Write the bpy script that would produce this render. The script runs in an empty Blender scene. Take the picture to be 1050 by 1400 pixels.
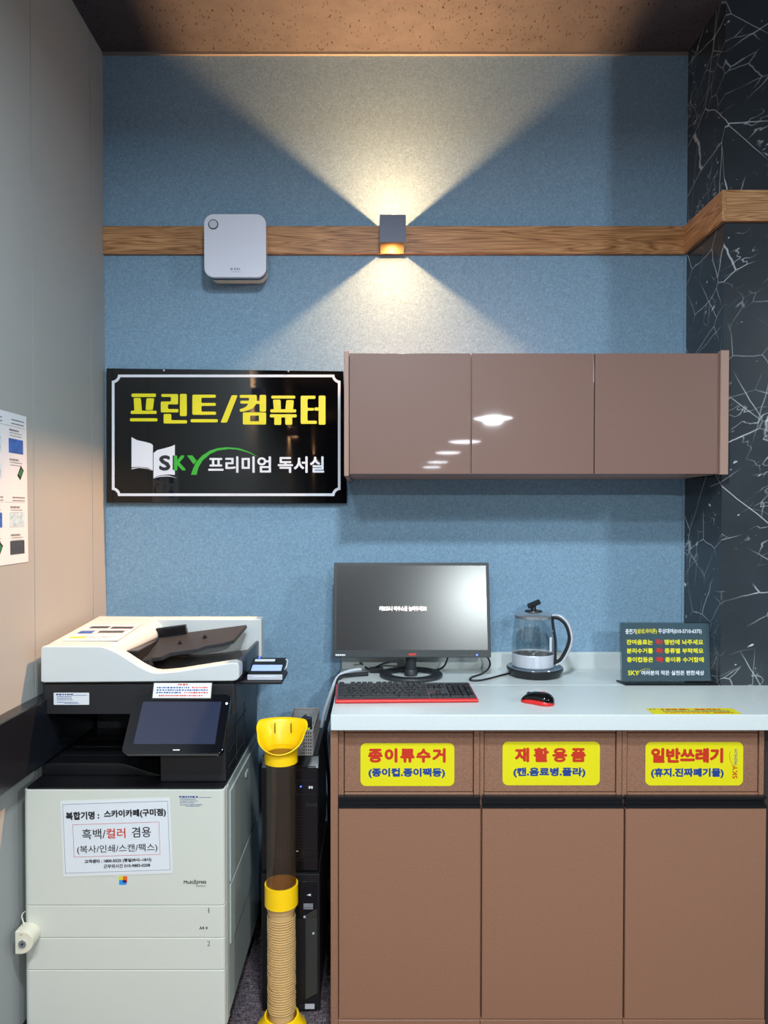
import bpy, bmesh, math, random
from mathutils import Vector, Matrix
random.seed(7)
sc = bpy.context.scene
col = sc.collection
R = math.radians

# ------------------------------------------------------------------ camera, light, exposure
H, F, PITCH, VPX, HORIZON = 1.5, 970.0, R(1.0), 512.0, 712.0
CY = HORIZON + F * math.tan(PITCH)
cam_d = bpy.data.cameras.new('camera')
cam_d.sensor_fit = 'VERTICAL'; cam_d.sensor_height = 36.0
cam_d.lens = F / 1400 * 36.0
cam_d.shift_x = (525 - VPX) / 1400
cam_d.shift_y = (CY - 700) / 1400
cam_d.clip_start = 0.05
cam = bpy.data.objects.new('camera', cam_d)
cam.location = (0, 0, H); cam.rotation_euler = (R(90) - PITCH, 0, 0)
col.objects.link(cam); sc.camera = cam

sc.view_settings.view_transform = 'Standard'
sc.view_settings.look = 'None'
sc.view_settings.gamma = 1.0
sc.view_settings.use_curve_mapping = False
sc.view_settings.exposure = 0.0

world = bpy.data.worlds.new('room_ambience'); sc.world = world
world.use_nodes = True
world.node_tree.nodes['Background'].inputs[0].default_value = (0.55, 0.62, 0.72, 1)
world.node_tree.nodes['Background'].inputs[1].default_value = 0.25

def area(name, loc, target, size, power, colr, size_y=None, spread=180, soft_falloff=0):
    d = bpy.data.lights.new(name, 'AREA'); d.energy = power; d.color = colr
    d.shape = 'RECTANGLE' if size_y else 'DISK'
    d.size = size
    if size_y: d.size_y = size_y
    d.spread = R(spread)
    if soft_falloff:
        d.use_nodes = True; nt = d.node_tree; em = nt.nodes['Emission']; lf = nt.nodes.new('ShaderNodeLightFalloff')
        lf.inputs['Strength'].default_value = soft_falloff; lf.inputs['Smooth'].default_value = 0.03; nt.links.new(lf.outputs['Linear'], em.inputs['Strength'])
    o = bpy.data.objects.new(name, d); o.location = loc
    o.rotation_euler = (Vector(target) - Vector(loc)).to_track_quat('-Z', 'Y').to_euler()
    col.objects.link(o); return o

COOL = (0.80, 0.92, 1.0)
for nm, loc, sz, pw in (('ceiling_light_front', (0.1, 0.55, 2.95), 0.20, 64), ('ceiling_light_right', (3.6, -0.1, 2.75), 0.30, 62), ('ceiling_light_left', (-0.45, -0.35, 2.95), 0.24, 46)):
    area(nm, loc, (loc[0] - (1.1 if loc[0] > 2 else 0), loc[1] + (1.0 if loc[0] > 2 else 0.0001), 0), sz, pw * 1.08, COOL, sz)
area('pendant_light', (1.157, -2.36, 2.485), (1.157, -2.3599, 0), 0.16, 210, (0.88, 0.98, 0.98))
SCONCE_POWER, SCONCE_COLOUR = 22.0, (1.0, 0.51, 0.22)
PENDANT_STRENGTH = 30.0

# ------------------------------------------------------------------ projection helpers (photo ray -> point at a known depth / height)
def ray(px, py):
    v = (py - CY) / F
    c, s = math.cos(PITCH), math.sin(PITCH)
    return Vector(((px - VPX) / F, c - v * s, -s - v * c))
def P(px, py, Y):
    d = ray(px, py); t = Y / d.y
    return Vector((d.x * t, Y, H + d.z * t))
def PZ(px, py, z):
    d = ray(px, py); t = (z - H) / d.z
    return Vector((d.x * t, d.y * t, z))
def RX(x0, y0, x1, y1, Y):
    """photo rectangle on the frontal plane at depth Y -> X0, X1, Z0, Z1"""
    a = P(x0, (y0 + y1) / 2, Y); b = P(x1, (y0 + y1) / 2, Y)
    return a.x, b.x, P(x0, y1, Y).z, P(x0, y0, Y).z

# ------------------------------------------------------------------ materials
def lin(c):
    def f(u):
        u /= 255.0
        return u / 12.92 if u <= 0.04045 else ((u + 0.055) / 1.055) ** 2.4
    return (f(c[0]), f(c[1]), f(c[2]), 1.0)
def mat(name, rgb, rough=0.5, metal=0.0, spec=0.5, coat=0.0, bump=None, vary=None, emit=None, coat_rough=0.03):
    m = bpy.data.materials.new(name); m.use_nodes = True
    nt = m.node_tree; p = nt.nodes['Principled BSDF']
    p.inputs['Base Color'].default_value = lin(rgb)
    p.inputs['Roughness'].default_value = rough
    p.inputs['Metallic'].default_value = metal
    p.inputs['Specular IOR Level'].default_value = spec
    p.inputs['Coat Weight'].default_value = coat
    p.inputs['Coat Roughness'].default_value = coat_rough
    if emit:
        p.inputs['Emission Color'].default_value = lin(emit[0]); p.inputs['Emission Strength'].default_value = emit[1]
    tc = nt.nodes.new('ShaderNodeTexCoord')
    if bump:
        n = nt.nodes.new('ShaderNodeTexNoise'); n.inputs['Scale'].default_value = bump[0]; n.inputs['Detail'].default_value = 3
        nt.links.new(tc.outputs['Object'], n.inputs['Vector'])
        b = nt.nodes.new('ShaderNodeBump'); b.inputs['Strength'].default_value = bump[1]; b.inputs['Distance'].default_value = 0.002
        nt.links.new(n.outputs['Fac'], b.inputs['Height']); nt.links.new(b.outputs['Normal'], p.inputs['Normal'])
    if vary:
        n = nt.nodes.new('ShaderNodeTexNoise'); n.inputs['Scale'].default_value = vary[0]; n.inputs['Detail'].default_value = 4
        nt.links.new(tc.outputs['Object'], n.inputs['Vector'])
        mx = nt.nodes.new('ShaderNodeMix'); mx.data_type = 'RGBA'
        a = vary[1]
        mx.inputs[6].default_value = lin([max(0, c * (1 - a)) for c in rgb]); mx.inputs[7].default_value = lin([min(255, c * (1 + a)) for c in rgb])
        nt.links.new(n.outputs['Fac'], mx.inputs[0]); nt.links.new(mx.outputs[2], p.inputs['Base Color'])
    return m
class N:
    """small node-writing helper"""
    def __init__(s, m): s.nt = m.node_tree; s.p = s.nt.nodes['Principled BSDF']
    def add(s, t, **kw):
        n = s.nt.nodes.new(t)
        for k, v in kw.items():
            if k in n.inputs: n.inputs[k].default_value = v
            else: setattr(n, k, v)
        return n
    def link(s, a, b): s.nt.links.new(a, b)
    def coords(s, scale=(1, 1, 1), rot=(0, 0, 0), loc=(0, 0, 0)):
        tc = s.add('ShaderNodeTexCoord'); mp = s.add('ShaderNodeMapping')
        mp.inputs['Scale'].default_value = scale; mp.inputs['Rotation'].default_value = rot; mp.inputs['Location'].default_value = loc
        s.link(tc.outputs['Object'], mp.inputs['Vector']); return mp.outputs[0]
    def math(s, op, a, b=None, c=None):
        n = s.nt.nodes.new('ShaderNodeMath'); n.operation = op
        for i, v in enumerate((a, b, c)):
            if v is None: continue
            if isinstance(v, (int, float)): n.inputs[i].default_value = v
            else: s.link(v, n.inputs[i])
        return n.outputs[0]
    def ramp(s, fac, stops):
        r = s.nt.nodes.new('ShaderNodeValToRGB'); e = r.color_ramp.elements
        while len(e) < len(stops): e.new(0.5)
        for el, (pos, c) in zip(e, stops): el.position = pos; el.color = c
        s.link(fac, r.inputs[0]); return r.outputs[0]
    def mix(s, fac, a, b):
        n = s.nt.nodes.new('ShaderNodeMix'); n.data_type = 'RGBA'
        for i, v in ((0, fac), (6, a), (7, b)):
            if hasattr(v, 'links') or hasattr(v, 'is_linked'): s.link(v, n.inputs[i])
            else: n.inputs[i].default_value = v
        return n.outputs[2]
    def bump(s, h, strength=0.3, dist=0.002):
        b = s.add('ShaderNodeBump'); b.inputs['Strength'].default_value = strength; b.inputs['Distance'].default_value = dist
        s.link(h, b.inputs['Height']); s.link(b.outputs[0], s.p.inputs['Normal'])

def wallpaper(name, rgb, along=(1, 0)):
    m = mat(name, rgb, 0.8, spec=0.25); n = N(m)
    a = n.add('ShaderNodeTexNoise', Scale=1.0, Detail=3.0); n.link(n.coords((120, 120, 760)), a.inputs['Vector'])
    b = n.add('ShaderNodeTexNoise', Scale=1.0, Detail=2.0); n.link(n.coords((620, 620, 120)), b.inputs['Vector'])
    h = n.math('ADD', a.outputs[0], b.outputs[0])
    c = n.ramp(n.math('MULTIPLY', h, 0.5), [(0.30, lin([x * 0.80 for x in rgb])), (0.52, lin(rgb)), (0.72, lin([min(255, x * 1.17) for x in rgb]))])
    n.link(c, n.p.inputs['Base Color']); n.bump(h, 0.25, 0.001)
    return m
def wood(name, axis):
    """pale oak, grain running along axis 0 (x) or 1 (y)"""
    m = mat(name, (176, 128, 88), 0.45); n = N(m)
    sc1 = [58, 58, 58]; sc1[axis] = 2.6
    co = n.coords(tuple(sc1))
    nz = n.add('ShaderNodeTexNoise', Scale=0.55, Detail=2.0, Distortion=0.6); n.link(co, nz.inputs['Vector'])
    rings = n.math('FRACT', n.math('MULTIPLY', nz.outputs[0], 13.0))
    tri = n.math('ABSOLUTE', n.math('SUBTRACT', rings, 0.5))
    sc2 = [420, 420, 420]; sc2[axis] = 9
    fi = n.add('ShaderNodeTexNoise', Scale=1.0, Detail=2.0); n.link(n.coords(tuple(sc2)), fi.inputs['Vector'])
    fac = n.math('ADD', n.math('MULTIPLY', tri, 1.25), n.math('MULTIPLY', fi.outputs[0], 0.45))
    c = n.ramp(fac, [(0.15, lin((122, 78, 44))), (0.40, lin((164, 114, 70))), (0.7, lin((190, 140, 92))), (0.95, lin((206, 160, 112)))])
    n.link(c, n.p.inputs['Base Color']); n.bump(fac, 0.15)
    return m
def marble(name):
    m = mat(name, (44, 48, 52), 0.22, spec=0.5); n = N(m)
    def along(d, stretch, across, loc=(0, 0, 0)):
        e = Vector(d).normalized().to_track_quat('X', 'Z').to_euler()
        tc = n.add('ShaderNodeTexCoord'); mp = n.add('ShaderNodeMapping', vector_type='TEXTURE')
        mp.inputs['Rotation'].default_value = e; mp.inputs['Scale'].default_value = (1 / stretch, 1 / across, 1 / across); mp.inputs['Location'].default_value = loc
        n.link(tc.outputs['Object'], mp.inputs['Vector']); return mp.outputs[0]
    def layer(tc, width, soft, mscale, m0, m1, dist, seed):
        wn = n.add('ShaderNodeTexNoise', Scale=1.6, Detail=4.0); n.link(tc, wn.inputs['Vector'])
        add = n.add('ShaderNodeVectorMath', operation='MULTIPLY_ADD')
        n.link(wn.outputs['Color'], add.inputs[0]); add.inputs[1].default_value = (dist,) * 3; n.link(tc, add.inputs[2])
        v = n.add('ShaderNodeTexVoronoi', feature='DISTANCE_TO_EDGE', Scale=1.0); n.link(add.outputs[0], v.inputs['Vector'])
        line = n.add('ShaderNodeMapRange', interpolation_type='SMOOTHSTEP')
        n.link(v.outputs['Distance'], line.inputs[0]); line.inputs[1].default_value = width; line.inputs[2].default_value = width + soft
        line.inputs[3].default_value = 1; line.inputs[4].default_value = 0
        mk = n.add('ShaderNodeTexNoise', Scale=mscale, Detail=2.0); n.link(n.coords((1, 1, 1), (0, 0, 0), seed), mk.inputs['Vector'])
        mr = n.add('ShaderNodeMapRange', interpolation_type='SMOOTHSTEP'); n.link(mk.outputs[0], mr.inputs[0]); mr.inputs[1].default_value = m0; mr.inputs[2].default_value = m1
        return n.math('MULTIPLY', line.outputs[0], mr.outputs[0])
    def ridge(d, stretch, across, width, mscale, m0, m1, seed, detail=1.0, level=0.5):
        nz = n.add('ShaderNodeTexNoise', Scale=1.0, Detail=detail, Roughness=0.4); n.link(along(d, stretch, across, seed), nz.inputs['Vector'])
        d_ = n.math('ABSOLUTE', n.math('SUBTRACT', nz.outputs[0], level))
        ln = n.add('ShaderNodeMapRange', interpolation_type='SMOOTHSTEP'); n.link(d_, ln.inputs[0]); ln.inputs[1].default_value = width * 0.25; ln.inputs[2].default_value = width; ln.inputs[3].default_value = 1; ln.inputs[4].default_value = 0
        mk = n.add('ShaderNodeTexNoise', Scale=mscale, Detail=2.0); n.link(n.coords((1, 1, 1), (0, 0, 0), (seed[2], seed[0], seed[1])), mk.inputs['Vector'])
        mr = n.add('ShaderNodeMapRange', interpolation_type='SMOOTHSTEP'); n.link(mk.outputs[0], mr.inputs[0]); mr.inputs[1].default_value = m0; mr.inputs[2].default_value = m1
        return n.math('MULTIPLY', ln.outputs[0], mr.outputs[0])
    UP, DN, ST = (0.80, -0.40, 0.48), (0.80, 0.30, -0.50), (0.45, -0.35, 0.62)
    a = layer(along(UP, 1.6, 6.0, (3.1, 0.3, 1.7)), 0.0006, 0.010, 3.0, 0.48, 0.60, 0.16, (3.1, 0.3, 1.7))
    b = layer(along(DN, 1.5, 4.2, (0.4, 2.2, 5.7)), 0.0006, 0.0065, 2.4, 0.44, 0.58, 0.10, (0.4, 2.2, 5.7))
    e_ = layer(along(ST, 1.5, 4.5, (2.7, 6.1, 4.2)), 0.0003, 0.006, 3.0, 0.46, 0.58, 0.10, (2.7, 6.1, 4.2))
    v_ = layer(along(UP, 3.2, 15.0, (9.7, 3.1, 2.2)), 0.001, 0.022, 4.5, 0.54, 0.64, 0.2, (9.7, 3.1, 2.2))
    c = ridge(UP, 1.4, 24.0, 0.014, 4.5, 0.54, 0.64, (7.7, 1.1, 2.2), 2.0)
    fl = n.add('ShaderNodeTexNoise', Scale=1.0, Detail=3.0); n.link(along(UP, 5.0, 38.0, (4.4, 2.0, 0.9)), fl.inputs['Vector'])
    fr_ = n.add('ShaderNodeMapRange', interpolation_type='SMOOTHSTEP'); n.link(fl.outputs[0], fr_.inputs[0]); fr_.inputs[1].default_value = 0.69; fr_.inputs[2].default_value = 0.72
    s = n.math('MINIMUM', n.math('ADD', n.math('ADD', n.math('MULTIPLY', a, 0.7), n.math('MULTIPLY', b, 0.75)), n.math('ADD', n.math('ADD', n.math('MULTIPLY', c, 0.5), n.math('ADD', n.math('MULTIPLY', v_, 0.45), n.math('MULTIPLY', e_, 0.35))), n.math('MULTIPLY', fr_.outputs[0], 0.85))), 1.0)
    g = n.add('ShaderNodeTexNoise', Scale=5.0, Detail=8.0); n.link(n.coords(), g.inputs['Vector'])
    base = n.mix(g.outputs[0], lin((40, 44, 48)), lin((60, 66, 72)))
    n.link(n.mix(s, base, lin((205, 210, 214))), n.p.inputs['Base Color'])
    return m
def ceiling_tile(name):
    m = mat(name, (110, 104, 102), 0.9, spec=0.1); n = N(m)
    v = n.add('ShaderNodeTexNoise', Scale=1.0, Detail=2.0); n.link(n.coords((150, 62, 60)), v.inputs['Vector'])
    pits = n.add('ShaderNodeMapRange', interpolation_type='SMOOTHSTEP'); n.link(v.outputs[0], pits.inputs[0]); pits.inputs[1].default_value = 0.645; pits.inputs[2].default_value = 0.69
    w = n.add('ShaderNodeTexNoise', Scale=14.0, Detail=5.0); n.link(n.coords(), w.inputs['Vector'])
    base = n.mix(w.outputs[0], lin((64, 64, 68)), lin((80, 80, 84)))
    n.link(n.mix(pits.outputs[0], base, lin((46, 38, 34))), n.p.inputs['Base Color'])
    n.bump(n.math('MULTIPLY', pits.outputs[0], -1.0), 0.5, 0.003)
    return m
def carpet(name):
    m = mat(name, (74, 66, 72), 0.95, spec=0.1); n = N(m)
    a = n.add('ShaderNodeTexNoise', Scale=1.0, Detail=4.0); n.link(n.coords((220, 60, 60)), a.inputs['Vector'])
    b = n.add('ShaderNodeTexNoise', Scale=1.0, Detail=2.0); n.link(n.coords((35, 260, 60)), b.inputs['Vector'])
    h = n.math('MULTIPLY', n.math('ADD', a.outputs[0], b.outputs[0]), 0.5)
    n.link(n.ramp(h, [(0.36, lin((44, 38, 44))), (0.5, lin((88, 78, 84))), (0.64, lin((134, 120, 124)))]), n.p.inputs['Base Color'])
    n.bump(h, 0.8, 0.004)
    return m
def speckled(name, rgb, amp, rough, scale=420, coat=0.0):
    m = mat(name, rgb, rough, coat=coat); n = N(m)
    v = n.add('ShaderNodeTexNoise', Scale=float(scale), Detail=2.0); n.link(n.coords(), v.inputs['Vector'])
    n.link(n.ramp(v.outputs[0], [(0.3, lin([x * (1 - amp) for x in rgb])), (0.5, lin(rgb)), (0.7, lin([min(255, x * (1 + amp)) for x in rgb]))]), n.p.inputs['Base Color'])
    return m
def clear(name, tint, gloss=0.06, rough=0.02, opaque=0.0, body=(60, 50, 40)):
    """thin see-through sheet: tinted transmission, a little surface reflection, optional cloudiness"""
    m = bpy.data.materials.new(name); m.use_nodes = True; nt = m.node_tree; nt.nodes.clear()
    out = nt.nodes.new('ShaderNodeOutputMaterial')
    t = nt.nodes.new('ShaderNodeBsdfTransparent'); t.inputs[0].default_value = lin(tint)
    d = nt.nodes.new('ShaderNodeBsdfDiffuse'); d.inputs[0].default_value = lin(body)
    mx0 = nt.nodes.new('ShaderNodeMixShader'); mx0.inputs[0].default_value = opaque
    nt.links.new(t.outputs[0], mx0.inputs[1]); nt.links.new(d.outputs[0], mx0.inputs[2])
    g = nt.nodes.new('ShaderNodeBsdfGlossy'); g.inputs['Roughness'].default_value = rough
    lw = nt.nodes.new('ShaderNodeLayerWeight'); lw.inputs[0].default_value = 0.25
    mr = nt.nodes.new('ShaderNodeMapRange'); nt.links.new(lw.outputs['Facing'], mr.inputs[0]); mr.inputs[3].default_value = gloss; mr.inputs[4].default_value = min(1, gloss * 7)
    mx = nt.nodes.new('ShaderNodeMixShader'); nt.links.new(mr.outputs[0], mx.inputs[0])
    nt.links.new(mx0.outputs[0], mx.inputs[1]); nt.links.new(g.outputs[0], mx.inputs[2]); nt.links.new(mx.outputs[0], out.inputs[0])
    return m

M = {}
M['wall'] = wallpaper('blue_linen_wallpaper', (127, 157, 180))
M['grey_panel'] = mat('grey_beige_wall_panel', (157, 159, 157), 0.55, spec=0.35, bump=(700, 0.15), vary=(3.0, 0.03))
M['groove'] = mat('dark_panel_joint', (30, 29, 28), 0.8)
M['ceiling'] = ceiling_tile('pitted_ceiling_tile')
M['carpet'] = carpet('dark_plum_carpet')
M['marble'] = marble('black_veined_marble')
M['oak_x'] = wood('oak_grain_along_wall', 0); M['oak_y'] = wood('oak_grain_across_reveal', 1)
M['moulding'] = mat('ceiling_moulding_paint', (120, 114, 108), 0.6)
M['rail'] = mat('black_rail_laminate', (24, 26, 32), 0.25, bump=(60, 0.05))
M['plain'] = mat('plain_room_paint', (70, 72, 76), 0.9, vary=(2.0, 0.04))
M['sconce'] = mat('slate_painted_metal', (84, 87, 104), 0.45, metal=0.2, bump=(900, 0.1))
M['brass'] = mat('pale_inner_metal', (190, 165, 120), 0.4, metal=0.4)
M['lens'] = mat('lit_lamp_lens', (255, 240, 210), 0.4, emit=((255, 214, 150), 9.0))
M['brown_gloss'] = speckled('glossy_taupe_laminate', (124, 91, 80), 0.04, 0.5, 300, coat=1.0)
M['brown'] = speckled('speckled_brown_laminate', (138, 99, 78), 0.16, 0.42, 520)
M['brown_edge'] = mat('taupe_edge_band', (158, 126, 112), 0.45, bump=(500, 0.05))
M['inner_dark'] = mat('cabinet_shadow_gap', (46, 34, 30), 0.8)
M['black_metal'] = mat('black_gloss_profile', (44, 46, 49), 0.28, metal=0.7)
M['stone'] = speckled('white_speckled_solid_surface', (207, 214, 213), 0.035, 0.28, 900)
M['yellow'] = mat('yellow_vinyl', (220, 208, 8), 0.45, bump=(40, 0.03))
M['red_ink'] = mat('red_print', (192, 44, 16), 0.5); M['blue_ink'] = mat('navy_print', (22, 60, 132), 0.5)
M['black_ink'] = mat('black_print', (26, 26, 28), 0.55); M['grey_ink'] = mat('grey_print', (110, 112, 116), 0.6)
M['pale_ink'] = mat('pale_grey_print', (150, 152, 164), 0.6)
M['green_ink'] = mat('green_print', (52, 168, 44), 0.5); M['white_ink'] = mat('white_letters', (222, 224, 232), 0.5)
M['yellow_ink'] = mat('yellow_letters', (226, 216, 14), 0.4)
M['sign_black'] = mat('glossy_black_acrylic', (8, 8, 10), 0.03, spec=0.5)
M['white_plastic'] = mat('white_plastic', (200, 204, 204), 0.38, bump=(800, 0.04))
M['cool_white'] = mat('cool_white_gloss_plastic', (218, 221, 234), 0.3)
M['printer_white'] = mat('warm_white_printer_plastic', (200, 201, 191), 0.42, bump=(900, 0.05))
M['printer_side'] = mat('grey_white_printer_side', (176, 184, 178), 0.30, bump=(900, 0.04))
M['printer_black'] = mat('dark_printer_plastic', (34, 34, 37), 0.42, bump=(900, 0.12))
M['tray_black'] = mat('satin_black_plastic', (18, 18, 21), 0.30, bump=(900, 0.06))
M['tray_grey'] = mat('charcoal_tray_plastic', (44, 45, 49), 0.5, bump=(900, 0.1))
M['screen_dark'] = mat('dark_touch_screen', (40, 46, 66), 0.18)
M['black_glass'] = mat('black_glass_bezel', (14, 15, 20), 0.10)
M['paper'] = mat('white_paper', (212, 215, 220), 0.6, bump=(90, 0.04))
M['laminate'] = mat('laminating_film', (214, 216, 212), 0.25)
M['chrome'] = mat('chrome', (210, 212, 216), 0.12, metal=1.0)
M['chrome_dark'] = mat('dark_chrome', (110, 116, 130), 0.12, metal=1.0)
M['silver'] = mat('brushed_silver', (206, 209, 220), 0.35, metal=0.3, bump=(400, 0.05))
M['lid_metal'] = mat('polished_lid_metal', (186, 192, 200), 0.25, metal=0.75)
M['ivory'] = mat('ivory_plastic', (214, 208, 188), 0.45)
M['funnel'] = mat('yellow_plastic', (248, 200, 8), 0.38, bump=(300, 0.03))
M['smoke'] = clear('smoky_clear_tube', (218, 204, 188), 0.05, 0.05, 0.07, (130, 115, 98))
M['clear_tube'] = clear('clear_tube', (246, 240, 228), 0.05, 0.05)
M['glass'] = clear('kettle_glass', (246, 250, 250), 0.06, 0.02)
M['acrylic'] = clear('clear_acrylic', (225, 232, 232), 0.08, 0.02)
M['cup'] = mat('kraft_paper_cup', (226, 198, 150), 0.75, bump=(300, 0.1), vary=(14.0, 0.10))
M['cup_rim'] = mat('kraft_paper_cup_rim', (222, 194, 146), 0.7)
M['pc_black'] = mat('black_pc_plastic', (22, 22, 25), 0.38, bump=(700, 0.08))
M['pc_gloss'] = mat('gloss_black_pc_plastic', (16, 16, 19), 0.16)
M['pc_grey'] = mat('dark_grey_steel', (44, 45, 48), 0.45, metal=0.4)
M['mesh_dark'] = mat('grey_vent_slat', (70, 70, 66), 0.5)
M['mesh_grey'] = mat('grey_plastic_mesh', (146, 141, 137), 0.5)
M['monitor_black'] = mat('matte_black_plastic', (38, 42, 46), 0.42, bump=(800, 0.08))
M['monitor_screen'] = mat('matte_lcd_panel', (36, 34, 36), 0.24, spec=1.0)
M['key'] = mat('black_keycap', (15, 16, 20), 0.5)
M['deck'] = mat('grey_key_deck', (60, 63, 70), 0.45)
M['red_plastic'] = mat('red_plastic', (206, 36, 34), 0.35)
M['mouse_black'] = mat('gloss_black_shell', (14, 13, 16), 0.08)
M['cable_black'] = mat('black_cable_rubber', (18, 18, 22), 0.5); M['cable_white'] = mat('white_cable_sleeve', (196, 202, 208), 0.5)
M['kettle_plate'] = mat('slate_glass_plate', (92, 108, 120), 0.14)
M['residue'] = mat('brown_tea_residue', (70, 52, 38), 0.3, vary=(60.0, 0.5))
M['stand_print'] = mat('slate_printed_insert', (66, 84, 92), 0.10, spec=0.6)
M['blue_led'] = mat('blue_led', (40, 60, 255), 0.4, emit=((60, 80, 255), 6.0))
M['white_led'] = mat('white_led', (255, 255, 255), 0.4, emit=((210, 225, 255), 6.0))
M['lcd_blue'] = mat('lit_lcd', (150, 170, 235), 0.3, emit=((150, 172, 240), 0.55))
M['screen_text'] = mat('lit_screen_letters', (255, 235, 230), 0.5, emit=((255, 236, 232), 1.0))
M['pendant'] = mat('dark_pendant_shade', (60, 60, 64), 0.4, metal=0.3)
M['pendant_lit'] = mat('lit_pendant_diffuser', (255, 255, 255), 0.5, emit=((238, 246, 255), PENDANT_STRENGTH))
M['pic_blue'] = mat('blue_picture_print', (42, 84, 150), 0.5, vary=(60.0, 0.5)); M['pic_green'] = mat('green_picture_print', (40, 120, 66), 0.5)
M['pic_dark'] = mat('dark_picture_print', (52, 56, 62), 0.5, vary=(120.0, 0.6)); M['pic_pale'] = mat('pale_picture_print', (170, 190, 220), 0.5, vary=(90.0, 0.3))
M['orange_ink'] = mat('orange_print', (224, 92, 34), 0.5); M['sky_ink'] = mat('sky_blue_print', (36, 140, 214), 0.5); M['deep_ink'] = mat('deep_navy_print', (22, 20, 74), 0.5)
M['lime_ink'] = mat('lime_print', (206, 206, 44), 0.5)
M['label_green'] = mat('yellow_green_plastic', (170, 210, 40), 0.4)
M['socket_dark'] = mat('dark_slot', (10, 10, 11), 0.7)

# ------------------------------------------------------------------ geometry helpers
class Fr:
    """flat frame: point (a, b) on the plane, lifted c along the normal"""
    def __init__(s, o, u, v):
        s.o = Vector(o); s.u = Vector(u).normalized(); s.v = Vector(v).normalized(); s.n = s.u.cross(s.v)
    def p(s, a, b, c=0.0): return s.o + s.u * a + s.v * b + s.n * c
def front(Y): return Fr((0, Y, 0), (1, 0, 0), (0, 0, 1))          # normal towards the camera (-Y)
def top(Z): return Fr((0, 0, Z), (1, 0, 0), (0, 1, 0))            # normal up
def rr(x0, x1, z0, z1, r, n=6):
    pts = []
    for cx, cz, a0 in ((x1 - r, z0 + r, -90), (x1 - r, z1 - r, 0), (x0 + r, z1 - r, 90), (x0 + r, z0 + r, 180)):
        for i in range(n + 1):
            a = R(a0 + 90 * i / n); pts.append((cx + r * math.cos(a), cz + r * math.sin(a)))
    return pts
def roundpoly(pts, r, n=4):
    out = []; L = len(pts)
    for i in range(L):
        p, a, b = Vector(pts[i]), Vector(pts[i - 1]), Vector(pts[(i + 1) % L])
        ri = r[i] if isinstance(r, (list, tuple)) else r
        da, db = (a - p), (b - p)
        k = min(ri, da.length * 0.48, db.length * 0.48)
        q0 = p + da.normalized() * k; q1 = p + db.normalized() * k
        for j in range(n + 1):
            t = j / n
            out.append(tuple(q0 * (1 - t) ** 2 + p * 2 * t * (1 - t) + q1 * t * t))
    return out
ORG = {}
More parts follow.
